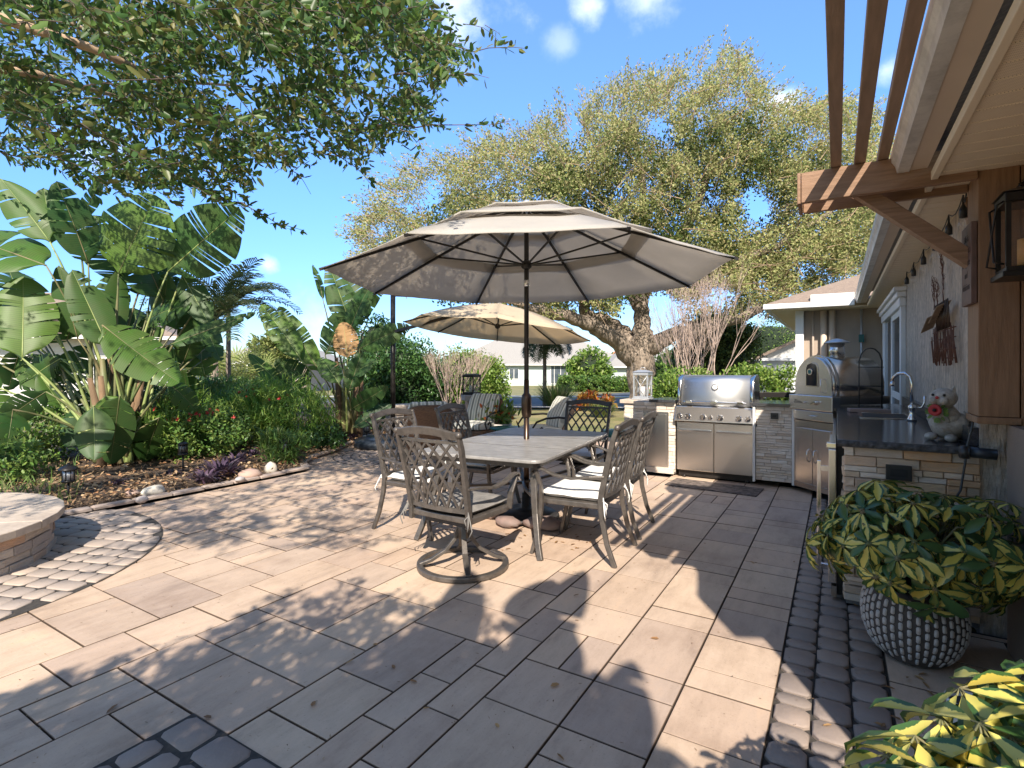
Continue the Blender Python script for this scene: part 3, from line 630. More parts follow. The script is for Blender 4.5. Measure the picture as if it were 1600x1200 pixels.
# ================= lantern on the post =================
def lantern(name,label,loc,w,h,mt,cat='lantern',rz=0,cross=True,candle=True,flame=False):
    t=thing(name,label,cat,loc,rz); r=w/2; b=MB()
    b.box((0,0,.012),(w*1.08,w*1.08,.024)); b.box((0,0,.035),(w*.94,w*.94,.022)); t_=t
    b.build('base',mt,t,bevel=.003)
    for sx in (-1,1):
        for sy in (-1,1):
            p=MB(); p.bx(sx*r*.86-.009,sx*r*.86+.009,sy*r*.86-.009,sy*r*.86+.009,.046,h*.80); p.build('corner_bar',mt,t)
    b=MB(); b.box((0,0,h*.80+.02),(w*.98,w*.98,.04)); 
    z0=h*.80+.042; k=w*.54
    b.add([(-k,-k,z0),(k,-k,z0),(k,k,z0),(-k,k,z0),(-k*.4,-k*.4,h*.97),(k*.4,-k*.4,h*.97),(k*.4,k*.4,h*.97),(-k*.4,k*.4,h*.97)],[(3,2,1,0),(0,1,5,4),(1,2,6,5),(2,3,7,6),(3,0,4,7),(4,5,6,7)])
    b.build('roof',mt,t,bevel=.003)
    b=MB(); g=r*.84
    b.bx(-g,g,-g-.001,-g+.001,.05,h*.79); b.bx(-g,g,g-.001,g+.001,.05,h*.79); b.bx(-g-.001,-g+.001,-g,g,.05,h*.79); b.bx(g-.001,g+.001,-g,g,.05,h*.79); b.build('glass',m_clear,t)
    b=MB(); b.sweep([(-.03,0,h*.97),(-.035,0,h*1.03),(0,0,h*1.06),(.035,0,h*1.03),(.03,0,h*.97)],.008,n=6); b.build('ring',mt,t)
    if cross:
        b=MB()
        for s in (-1,1):
            for q in (-1,1):
                b.cyl((-r*.86,q*r*.9,.05 if s>0 else h*.79),(r*.86,q*r*.9,h*.79 if s>0 else .05),.004,5)
                b.cyl((q*r*.9,-r*.86,.05 if s>0 else h*.79),(q*r*.9,r*.86,h*.79 if s>0 else .05),.004,5)
        b.build('cross_bars',mt,t)
    if candle:
        b=MB(); b.cyl((0,0,.047),(0,0,h*.42),w*.2,14); b.build('candle',m_flame if flame else m_cushw,t)
    return t
lt=lantern('hanging_lantern','black metal lantern hanging on the front of the timber post',(.745,3.29,1.80),.21,.42,m_black,cross=False,flame=True)
b=MB()
for s in (-1,1):
    b.sweep([(-.10,-.07*s,.06),(-.135,-.07*s,.07),(-.13,.0,.20),(-.125,.07*s,.33),(-.10,.07*s,.345)],.010,n=6)
b.build('wire_handle',m_black,lt)
b=MB(); b.bx(-.012,.012,0,.18,.445,.457); b.build('hook',m_black,lt)
# ================= string lights =================
SL=thing('string_lights','black string lights with clear bulbs hung under the soffit along the wall','string lights',(.6,5.2,2.3))
ys=[3.85,4.3,4.83,5.45,6.1,6.67]; pts=[]
prev=3.76
for i,y in enumerate(ys):
    a=prev; 
    for t in (0,.25,.5,.75): pts.append((0,a+(y-a)*t-5.2,.05-.05*math.sin(PI*t)))
    prev=y
pts.append((0,6.67-5.2,.05))
b=MB(); b.sweep(pts,.007,n=5); b.build('cord',m_bulb,SL)
for y in ys:
    b=MB(); b.lathe([(.004,.05),(.006,.0),(.010,-.01),(.016,-.02),(.019,-.03),(.019,-.075),(.0,-.078)],(0,y-5.2,0),12); s=b.build('socket',m_bulb,SL)
    b=MB(); b.lathe([(.012,-.078),(.024,-.10),(.027,-.12),(.018,-.14),(0,-.15)],(0,y-5.2,0),12); b.build('bulb',m_clear,s)
# ================= wall sculpture =================
WA=thing('metal_wall_sculpture','rusty wire wall sculpture of a stilt boathouse with bare metal trees','wall art',(.635,4.65,1.42))
b=MB()
for i in range(34):
    y=-.45+i*.027+U(-.008,.008); b.cyl((-.02+U(-.01,.01),y,U(-.02,.03)),(-.02+U(-.015,.01),y+U(-.03,.03),U(.14,.26)),.0035,5)
for z in (.03,.09,.16,.22): b.cyl((-.02,-.48,z),(-.02,.42,z+U(-.01,.01)),.004,5)
b.build('stilts',m_rust,WA)
b=MB()
for (y0,z0,y1,z1) in ((.12,.36,.46,.27),(-.30,.40,.05,.32)):
    b.add([(-.09,y0,z0-.04),(-.09,y1,z1-.04),(-.015,y1,z1),(-.015,y0,z0)],[(0,1,2,3)])
b.build('roof_plate',m_barkl,WA,solid=.004)
b=MB()
for i in range(10): b.cyl((-.04,-.42+i*.055,.22),(-.05,-.42+i*.055,.40),.004,5)
b.build('cabin_posts',m_bronze,WA)
b=MB()
def twigs(b,p,d,L,r,k):
    q=p+d*L; b.sweep([p,p+d*L*.5+Vector((U(-.01,.01),U(-.02,.02),0)),q],[r*2,r*1.6,r],n=5)
    if k:
        for _ in range(3):
            dd=(d+Vector((U(-.15,.1),U(-.7,.7),U(-.1,.5)))).normalized(); twigs(b,q if _ else p+d*L*.6,dd,L*.62,r*.7,k-1)
for y,z in ((.22,.26),(-.05,.4),(.38,.3)): twigs(b,Vector((-.02,y,z)),Vector((0,U(-.2,.2),1)).normalized(),.16,.004,3)
b.build('tree_shape',m_rust,WA)
# ================= outdoor kitchen =================
KT=.97
K=thing('outdoor_kitchen','stone faced outdoor kitchen counter with black granite tops','kitchen counter',(-.2,6.2,0))
def kp(name,mb,mt,par=None,**k):
    o=mb.build(name,mt,K if par is None else par,**k)
    if par is None: o.location=(.2,-6.2,0)
    return o
def veneer(mb,o,u,n,w,z0,z1,rh=(.028,.06),rl=(.08,.26),out=(.0,.022),arc=None):
    """stacked stones on the plane through o along u (outward normal n)"""
    z=z0
    while z<z1-.01:
        h=min(U(*rh),z1-z); 
        if z1-(z+h)<.02: h=z1-z
        s=-U(0,.1)
        while s<w:
            l=U(*rl); a=max(0,s);b_=min(w,s+l); s+=l
            if b_-a<.012: continue
            mb.rnd=rng.random(); e=U(*out); g=.0015; c=.004
            def P(t,zz,q):
                if arc: 
                    cx,cy,rr=arc; an=t/rr; return (cx+(rr+q)*math.cos(an),cy+(rr+q)*math.sin(an),zz)
                return (o[0]+u[0]*t+n[0]*q,o[1]+u[1]*t+n[1]*q,zz)
            t0,t1,za,zb=a+g,b_-g,z+g,z+h-g
            ee=[e+U(-.004,.004) for _ in range(4)]
            V=[P(t0,za,-.02),P(t1,za,-.02),P(t1,zb,-.02),P(t0,zb,-.02),P(t0,za,e-c),P(t1,za,e-c),P(t1,zb,e-c),P(t0,zb,e-c),P(t0+c,za+c,ee[0]),P(t1-c,za+c,ee[1]),P(t1-c,zb-c,ee[2]),P(t0+c,zb-c,ee[3])]
            mb.add(V,[(0,1,5,4),(1,2,6,5),(2,3,7,6),(3,0,4,7),(4,5,9,8),(5,6,10,9),(6,7,11,10),(7,4,8,11),(8,9,10,11)])
        z+=h
A=(-.42,6.83); B=(-.01,6.42)   # the diagonal appliance front
# core blocks
mb=MB(); mb.prism([(.045,3.735),(.645,3.735),(.645,7.0),(.045,6.50)],.0,KT-.04); mb.prism([(-.40,6.85),(.0,6.46),(.04,6.51),(.64,7.01),(.64,7.5),(-.40,7.5)],.08,KT-.042); mb.bx(-.80,-.415,6.87,7.5,.08,KT-.04)
mb.bx(-2.28,-1.76,6.93,7.5,.03,KT-.04); mb.bx(-1.76,-.80,7.42,7.5,.03,KT-.045); kp('core',mb,m_mortar)
# end wall facing the camera
mb=MB(); veneer(mb,(.035,3.72),(1,0),(0,-1),.615,.03,KT-.036,(.026,.062),(.08,.30),(.0,.028)); veneer(mb,(.04,3.98),(0,-1),(-1,0),.26,.03,KT-.036,(.03,.06)); kp('stone_facing',mb,m_veneer)
mb=MB(); veneer(mb,(-.815,6.85),(1,0),(0,-1),.375,.07,KT-.036,(.022,.042),(.07,.22),(.0,.012)); kp('pale_stone_facing',mb,m_veneerw)
mb=MB(); mb.bx(-.845,-.818,6.82,6.88,.05,KT-.036); mb.bx(-.438,-.412,6.82,6.88,.05,KT-.036); kp('corner_strip',mb,m_whitetrim,bevel=.003)
mb=MB(); veneer(mb,(-2.30,6.91),(1,0),(0,-1),.54,.05,KT-.036,(.03,.05)); veneer(mb,(-2.30,7.5),(0,-1),(-1,0),.58,.05,KT-.036,(.03,.05)); kp('pale_stone_facing',mb,m_veneerw)
# tops
mb=MB(); mb.prism([(0,3.68),(.648,3.68),(.648,7.5),(-.44,7.5),(-.44,6.86),(-.03,6.44),(0,6.40)],KT-.034,KT); kp('countertop',mb,m_granite,bevel=.003)
mb=MB(); 
x=0
for yy in [3.672]:
    n=46; V=[];F=[]
    for i in range(n+1):
        for j in range(5):
            V.append((i*.648/n,yy-.004-(U(-.006,.008) if 0<j<4 else -.004),KT-.040+j*.0098))
    for i in range(n):
        for j in range(4): a=i*5+j; F.append((a,a+5,a+6,a+1))
    mb.add(V,F,True)
kp('rough_counter_edge',mb,m_graniteedge)
mb=MB(); mb.bx(-.86,-.442,6.80,7.5,KT-.034,KT); kp('countertop',mb,m_granite,bevel=.003)
mb=MB(); mb.bx(-2.08,-1.75,6.84,7.5,KT-.034,KT); kp('countertop',mb,m_granite,bevel=.003)
mb=MB(); mb.bx(.605,.649,3.745,7.2,KT+.001,KT+.10); kp('backsplash',mb,m_granite,bevel=.003)
mb=MB(); mb.bx(-1.66,.60,7.505,7.62,-.05,.93); kp('back_wall',mb,m_mortar)
# left wing: light stone wall with cap
LW=thing('stone_end_wall','pale stacked stone wall with light cap at the left end of the kitchen','stone wall',(-2.5,7.4,0))
mb=MB(); mb.bx(-2.62,-1.70,7.52,7.80,-.05,.86); o=mb.build('core',m_mortar,LW); o.location=(2.5,-7.4,0)
mb=MB(); veneer(mb,(-2.64,7.505),(1,0),(0,-1),.34,.0,.86,(.04,.09),(.15,.34)); veneer(mb,(-2.635,7.8),(0,-1),(-1,0),.29,.0,.86,(.04,.09)); o=mb.build('stone_facing',m_veneerw,LW); o.location=(2.5,-7.4,0)
mb=MB(); mb.bx(-2.70,-1.68,7.46,7.86,.862,.915); o=mb.build('cap',m_cap,LW,bevel=.006); o.location=(2.5,-7.4,0)
# steel cabinet door left of grill
mb=MB(); mb.bx(-2.14,-1.87,6.872,6.888,.13,.78); d=kp('cabinet_door',mb,m_steel,bevel=.003)
mb=MB(); mb.bx(-2.17,-1.84,6.889,6.895,.10,.81); kp('door_frame',mb,m_steel,bevel=.002,par=d)
mb=MB(); mb.bx(-2.12,-1.77,6.86,6.90,.03,.095); kp('kick_plate',mb,m_veneerw)
# outlet covers
for (x0,x1,z0,z1,y) in ((.235,.355,.76,.845,3.685),(-.655,-.575,.79,.86,6.825)):
    mb=MB(); mb.bx(x0,x1,y-.004,y+.01,z0,z1); o=kp('outlet_cover',mb,m_blk,bevel=.003)
    mb=MB(); mb.bx(x0+.02,x1-.02,y-.008,y-.0045,z0+.022,z1-.022); kp('flap',mb,m_dark,par=o)
# diagonal doors
def diag(a,b): 
    """frame: origin at a, x axis along a->b, y axis outward toward the camera, z up"""
    u=Vector((b[0]-a[0],b[1]-a[1],0)).normalized(); n=Vector((-0.7071,-0.7071,0)); n=Vector((u.y,-u.x,0)); 
    if n.y>0: n=-n
    return Matrix(((u.x,n.x,0,a[0]),(u.y,n.y,0,a[1]),(0,0,1,0),(0,0,0,1))),(Vector(b)-Vector(a)).length
MD,LD=diag(A,B)
mb=MB(); mb.bx(.0,LD,-.02,.0,.06,.78,M=MD); mb.bx(0,LD,-.02,.004,.78,.80,M=MD); kp('diagonal_panel',mb,m_steeld)
for i,(a,b_) in enumerate(((.05,LD/2-.004),(LD/2+.004,LD-.05))):
    mb=MB(); mb.bx(a,b_,.002,.018,.12,.72,M=MD); d=kp('cabinet_door',mb,m_steel,bevel=.003)
    hx=LD/2+(-.045 if i==0 else .045); mb=MB(); mb.sweep([MD@Vector((hx,.018,.36)),MD@Vector((hx,.045,.38)),MD@Vector((hx,.05,.43)),MD@Vector((hx,.045,.48)),MD@Vector((hx,.018,.50))],.012,n=6); kp('handle',mb,m_steelh,par=d)
mb=MB(); mb.bx(.02,LD-.02,.0,.012,.06,.11,M=MD); kp('kick_plate',mb,m_steeld)
# drawer
mb=MB(); mb.bx(.03,LD-.01,.004,.03,.815,.915,M=MD); d=kp('drawer',mb,m_steel,bevel=.003)
mb=MB(); mb.sweep([MD@Vector((.24,.03,.865)),MD@Vector((.25,.05,.865)),MD@Vector((.36,.05,.865)),MD@Vector((.37,.03,.865))],.013,n=6); kp('handle',mb,m_steelh,par=d)
# sink + faucet
mb=MB(); mb.bx(.16,.54,5.30,5.33,KT+.0005,KT+.006); mb.bx(.16,.54,5.85,5.88,KT+.0005,KT+.006); mb.bx(.16,.19,5.331,5.849,KT+.0005,KT+.006); mb.bx(.51,.54,5.331,5.849,KT+.0005,KT+.006); s=kp('sink',mb,m_steelh,bevel=.002)
mb=MB(); mb.bx(.19,.51,5.33,5.85,KT+.0008,KT+.002); kp('basin',mb,m_dark,par=s)
mb=MB(); mb.lathe([(.032,0),(.03,.02),(.018,.045),(.022,.09),(.026,.10),(.026,.12),(.012,.13)],(.50,5.20,KT),16)
mb.sweep([(.50,5.20,KT+.12),(.50,5.20,KT+.30),(.49,5.21,KT+.345),(.46,5.25,KT+.375),(.42,5.30,KT+.37),(.39,5.335,KT+.335),(.385,5.34,KT+.30)],.026,n=10); mb.sweep([(.385,5.34,KT+.30),(.385,5.34,KT+.265)],.034,n=10)
f=kp('faucet',mb,m_steelh)
mb=MB(); mb.sweep([(.52,5.20,KT+.105),(.56,5.19,KT+.11),(.575,5.185,KT+.14),(.58,5.185,KT+.20)],[.016,.016,.016,.024],n=8); kp('lever',mb,m_steelh,par=f)
# serving board behind
WB=MB(); WB.bx(-.16,.16,-.08,.08,0,.03); o=WB.build('stone_serving_board',m_pinkrock,bevel=.004,loc=(.25,5.98,KT+.002),rot=(0,0,.15)); tag(o,'flat pinkish board lying on the counter behind the sink','board')
# ---- refrigerator under counter, seen edge-on
RF=thing('outdoor_refrigerator','stainless under-counter refrigerator with long bar handle seen edge-on','refrigerator',(0,4.1,0))
mb=MB(); mb.bx(-.001,.04,-.30,.46,.02,KT-.05); mb.build('cabinet',m_dark,RF)
mb=MB(); mb.bx(-.045,-.004,-.36,.46,.10,.90); mb.build('door',m_steel,RF,bevel=.004)
mb=MB(); mb.bx(-.03,-.004,-.36,.46,.02,.085); mb.build('kick_grille',m_steeld,RF)
mb=MB(); mb.sweep([(-.095,-.30,.12),(-.095,-.30,.82)],.022,.022,up=(0,1,0),rect=True); h=mb.build('handle',m_steelh,RF,bevel=.002)
for z in (.16,.76): mb=MB(); mb.bx(-.084,-.045,-.312,-.288,z,z+.03); mb.build('handle_mount',m_steelh,h)
mb=MB(); mb.bx(-.055,-.005,-.33,-.27,.905,.935); mb.build('hinge',m_steelh,RF,bevel=.003)
# second steel front further along
mb=MB(); mb.bx(-.03,-.002,4.62,6.30,.12,.88); kp('side_panel',mb,m_steel,bevel=.003)
# ---- grill
G=thing('gas_grill','stainless gas grill with closed lid, seven knobs and two cabinet doors','grill',(-1.285,6.98,0))
w=.455
mb=MB(); mb.bx(-w,w,-.08,.42,.10,.70); mb.build('cabinet_body',m_steeld,G)
mb=MB(); mb.bx(-w+.02,w-.02,-.06,.4,.02,.099); mb.build('base_plinth',m_black,G)
for s in (-1,1):
    mb=MB(); mb.bx(min(s*.006,s*(w-.01)),max(s*.006,s*(w-.01)),-.112,-.082,.10,.70); d=mb.build('cabinet_door',m_steel,G,bevel=.004)
    mb=MB(); mb.sweep([(s*.03,-.14,.60),(s*.42,-.14,.60)],.022,.018,rect=True); mb.bx(s*.06-.01,s*.06+.01,-.14,-.11,.592,.608);mb.bx(s*.38-.01,s*.38+.01,-.14,-.11,.592,.608); mb.build('handle',m_steelh,d,bevel=.002)
for x in (-.37,.37):
    mb=MB(); mb.cyl((x,-.05,.001),(x,-.05,.03),.025,10); mb.build('caster',m_black,G)
mb=MB(); # control panel, sloped
V=[(-w-.02,-.16,.715),(w+.02,-.16,.715),(w+.02,-.10,.90),(-w-.02,-.10,.90),(-w-.02,.40,.715),(w+.02,.40,.715),(w+.02,.40,.90),(-w-.02,.40,.90)]
mb.add(V,[(0,1,2,3),(1,5,6,2),(4,0,3,7),(3,2,6,7),(1,0,4,5),(5,4,7,6)]); mb.build('control_panel',m_steel,G,bevel=.012,seg=3)
for x,r in ((-.40,.026),(-.30,.028),(-.12,.028),(-.03,.019),(.08,.028),(.29,.028),(.39,.026)):
    c=Vector((x,-.148,.775)); nn=Vector((0,-.95,.31)); mb=MB(); mb.sweep([c,c+nn*.012,c+nn*.013,c+nn*.04],[r*2.6,r*2.5,r*1.7,r*1.5],n=16); mb.build('knob',m_steelh,G)
mb=MB(); prof=[(-.06,.905),(-.07,.93),(-.05,1.08),(-.02,1.20),(.01,1.25),(.08,1.277),(.25,1.285),(.36,1.26),(.40,1.15),(.40,.905)]
k=len(prof); L0=-.40;L1=.40; V=[(L0,y,z) for y,z in prof]+[(L1,y,z) for y,z in prof]
mb.add(V,[(k+i,k+i+1,i+1,i) for i in range(k-1)]+[tuple(range(k)),tuple(reversed(range(k,2*k)))],[True]*(k-1)+[False]*2); lid=mb.build('lid',m_lid,G)
for s in (-1,1):
    mb=MB(); x0,x1=sorted((s*.401,s*.45)); V=[(x0,y-.012*(1 if y<.2 else -1),z+.01) for y,z in prof]+[(x1,y-.012*(1 if y<.2 else -1),z+.01) for y,z in prof]
    mb.add(V,[(k+i,k+i+1,i+1,i) for i in range(k-1)]+[tuple(range(k)),tuple(reversed(range(k,2*k)))],[True]*(k-1)+[False]*2); mb.build('lid_end_cap',m_steelh,lid)
mb=MB(); mb.sweep([(-.37,-.12,.955),(.37,-.12,.955)],.022,n=10); 
for x in (-.30,0,.30): mb.bx(x-.035,x+.035,-.14,-.065,.938,.972)
mb.build('lid_handle',m_steelh,lid,bevel=.004)
c=Vector((0,-.02,1.13)); nn=Vector((0,-.93,.36)).normalized(); mb=MB(); mb.sweep([c-nn*.01,c+nn*.03],[.085,.08],n=20); th=mb.build('thermometer',m_steelh,lid)
mb=MB(); mb.sweep([c+nn*.0302,c+nn*.032],[.062,.062],n=20); mb.build('dial',m_white,th)
Mb=Matrix.Translation((-.26,-.048,1.015))@Matrix.Rotation(R(72),4,'X')
mb=MB(); mb.box((0,0,0),(.13,.05,.004),M=Mb); bp=mb.build('name_badge',m_ltxt,lid)
text('weber',.046,'lettering',m_wtxt,bp,Mb@Matrix.Translation((0,.002,.0035)),.0006)
# ---- pizza oven on the diagonal
O=thing('pizza_oven','domed stainless pizza oven with arched glass door and chimney on the corner counter','pizza oven',(MD@Vector((LD/2,0,1.0))))
def op(name,mb,mt,par=None,**k):
    o=mb.build(name,mt,O if par is None else par,**k)
    if par is None: o.location=-O.location
    return o
mb=MB(); mb.bx(-.02,LD+.0,-.06,.045,.925,1.085,M=MD); pn=op('control_panel',mb,m_steel,bevel=.006)
mb=MB(); cK=MD@Vector((.36,.046,1.005)); nd=(MD.to_3x3()@Vector((0,1,0))); mb.sweep([cK,cK+nd*.03],[.045,.04],n=14); a=cK+nd*.03; ud=MD.to_3x3()@Vector((1,0,.45)); mb.sweep([a-ud*.035,a+ud*.035],.016,rect=True); op('knob',mb,m_steelh,par=pn)
mb=MB(); cK=MD@Vector((.21,.046,1.0)); mb.sweep([cK-ud*.02+nd*.012,cK+ud*.03+nd*.012],.012,n=6); op('lever',mb,m_steelh,par=pn)
Mt=MD@Matrix(((1,0,0,.11),(0,0,1,.0465),(0,1,0,1.01),(0,0,0,1)))
text('Zeno',.052,'lettering',m_ltxt,pn,Mt,.0005,shear=.3)
mb=MB(); mb.bx(-.01,LD-.01,-.70,-.04,1.0,1.085,M=MD); op('stand',mb,m_steeld)
W=.255; xc=LD/2-.02; zb=1.088
arch=[(-W,0),(-W,.14),(-W*.93,.225),(-W*.76,.31),(-W*.5,.375),(-W*.25,.405),(0,.415),(W*.25,.405),(W*.5,.375),(W*.76,.31),(W*.93,.225),(W,.14),(W,0)]
def archsolid(mb,ar,y0,y1,xc,zb,sc=1,sm=True):
    k=len(ar); V=[MD@Vector((xc+a*sc,y1,zb+z*sc)) for a,z in ar]+[MD@Vector((xc+a*sc,y0,zb+z*sc)) for a,z in ar]
    mb.add(V,[(i,i+1,k+i+1,k+i) for i in range(k-1)]+[(k-1,0,k,2*k-1)]+[tuple(reversed(range(k))),tuple(range(k,2*k))],[sm]*(k-1)+[False]*3)
mb=MB(); archsolid(mb,arch,-.68,-.06,xc,zb); op('dome',mb,m_steeld)
mb=MB(); archsolid(mb,[(a*1.05,z*1.04) for a,z in arch],-.09,-.045,xc,zb); op('dome_rim',mb,m_steelh)
mb=MB(); archsolid(mb,[(a*.98,z*.98) for a,z in arch],-.044,-.005,xc,zb); dr=op('oven_door',mb,m_steel)
wn=[(-.072,.10),(-.072,.29),(-.055,.325),(0,.345),(.055,.325),(.072,.29),(.072,.10)]
mb=MB(); archsolid(mb,[(a*1.18,z+(.012 if z>.2 else -.012)) for a,z in wn],-.004,.002,xc-.01,zb); op('window_frame',mb,m_steelh,par=dr)
mb=MB(); archsolid(mb,wn,.0022,.005,xc-.01,zb,sm=False); op('window_pane',mb,m_glassdark,par=dr)
cT=MD@Vector((xc-.02,.006,zb+.25)); mb=MB(); mb.sweep([cT,cT+nd*.012],[.07,.07],n=20); t_=op('thermometer',mb,m_steelh,par=dr)
mb=MB(); mb.sweep([cT+nd*.0122,cT+nd*.013],[.045,.045],n=20); op('dial',mb,m_teal,par=dr)
mb=MB(); mb.sweep([MD@Vector((xc+.16,-.004,zb+.17)),MD@Vector((xc+.145,.03,zb+.17)),MD@Vector((xc+.15,.035,zb+.10)),MD@Vector((xc+.145,.03,zb+.03)),MD@Vector((xc+.145,-.004,zb+.03))],.010,n=6); op('door_handle',mb,m_steelh,par=dr)
cc=MD@Vector((xc,-.32,0)); mb=MB(); mb.lathe([(.075,zb+.40),(.075,zb+.56)],(cc.x,cc.y,0),18); mb.build; ch=op('chimney',mb,m_steel)
mb=MB(); mb.lathe([(.13,zb+.565),(.12,zb+.575),(.05,zb+.605),(.0,zb+.615)],(cc.x,cc.y,0),18); op('chimney_cap',mb,m_silver,par=ch)
# ---- arched wire rack
RK=thing('wire_rack','tall arched black wire rack standing beside the pizza oven','rack',(.27,6.1,KT))
ar=[(-.09,0,0),(-.09,0,.48),(-.07,0,.55),(-.035,0,.59),(0,0,.60),(.035,0,.59),(.07,0,.55),(.09,0,.48),(.09,0,0)]
for y in (-.06,.06):
    mb=MB(); mb.sweep([(a,y,z) for a,_,z in ar],.008,n=5); mb.build('frame',m_black,RK)
for z in (.05,.24,.42):
    mb=MB(); mb.sweep([(-.10,-.06,z),(.10,-.06,z)],.008,n=5); mb.sweep([(-.10,.06,z),(.10,.06,z)],.008,n=5)
    for i in range(5): mb.sweep([(-.08+i*.04,-.06,z),(-.08+i*.04,.06,z)],.005,n=5)
    mb.build('shelf',m_black,RK)
# ---- cat statue
CT=thing('cat_figurine','painted stone cat figurine with red poppy on its collar on the counter','figurine',(.555,3.98,KT),R(-32))
mb=MB(); mb.ball((0,.02,.085),.095,20,(1.0,1.25,.92),nz=.12,seed=3); mb.ball((0,-.03,.13),.07,18,(1,.9,1.1),nz=.1,seed=5); mb.ball((.04,.10,.05),.05,12,(1,1.3,.8),nz=.1,seed=6)
for i in range(14):
    a=U(0,2*PI); z=U(.03,.15); mb.sweep([(math.cos(a)*.085,.02+math.sin(a)*.10,z+.03),(math.cos(a+.25)*.098,.02+math.sin(a+.25)*.118,z),(math.cos(a+.4)*.09,.02+math.sin(a+.4)*.11,z-.03)],[.008,.02,.01],n=6)
mb.build('body',m_catw,CT)
mb=MB(); mb.ball((0,-.06,.245),.062,20,(1.12,.95,.92),nz=.06,seed=8); mb.ball((.025,-.108,.232),.024,12); mb.ball((-.025,-.108,.232),.024,12)
for s in (-1,1): mb.add([(s*.028,-.06,.285),(s*.062,-.05,.275),(s*.052,-.05,.325),(s*.045,-.07,.285)],[(0,1,2),(1,3,2),(3,0,2),(0,3,1)])
hd=mb.build('head',m_catw,CT)
mb=MB(); mb.ball((0,-.128,.25),.009,10); mb.build('nose',m_red,hd)
for s in (-1,1):
    mb=MB(); mb.ball((s*.028,-.112,.265),.008,8); mb.build('eye',m_dark,hd)
for s in (-1,1):
    mb=MB(); mb.ball((s*.05,-.085,.022),.03,12,(1,1.3,.75)); mb.build('paw',m_catw,CT)
mb=MB(); mb.lathe([(.0,.01),(.014,.012),(.03,.024),(.034,.012),(.028,0),(0,-.004)],(0,0,0),16,M=Matrix.Translation((-.01,-.115,.178))@Matrix.Rotation(R(90),4,'X')); fl=mb.build('poppy',m_red,CT)
mb=MB(); mb.ball((-.01,-.135,.178),.010,10); mb.build('poppy_centre',m_dark,fl)
P=[];Dd=[]
for i in range(26):
    a=U(0,2*PI); P.append((-.01+math.cos(a)*.028,-.10,.165+math.sin(a)*.03)); Dd.append((math.cos(a),-.3,math.sin(a)))
leafcloud('collar_leaves',P,Dd,np.tile([0,-1.,0],(26,1)),.035,.016,'oval',m_greens,CT)
# ---- outlet cord & pipe at counter end
CP=thing('power_cord','black cord with round plug hanging beside the counter end','cord',(.60,3.62,.95))
mb=MB(); mb.lathe([(.0,-.02),(.033,-.02),(.036,0),(.033,.02),(0,.022)],(0,0,0),18,M=Matrix.Translation((-.03,0,.0))@Matrix.Rotation(R(90),4,'Y')@Matrix.Rotation(R(20),4,'X')); mb.build('plug',m_blk,CP)
mb=MB(); mb.sweep([(.02,.02,.25),(0,.01,.12),(-.02,0,.03),(-.03,-.01,-.06),(-.05,-.02,-.2),(-.10,-.03,-.30),(-.12,0,-.45),(-.1,.02,-.6)],.011,n=6); mb.build('cable',m_blk,CP)
mb=MB(); mb.cyl((-.01,.02,0),(.10,.02,-.005),.028,14); mb.build('pipe_end',m_tank,CP)
# ---- floor mat by grill
p=gp(1110,768); o=MB(); o.bx(-.50,.50,-.22,.22,.001,.012); tag(o.build('door_mat',m_mat,bevel=.004,loc=(-1.22,6.50,0),rot=(0,0,R(-4))),'worn black and brown doormat lying in front of the grill','mat')
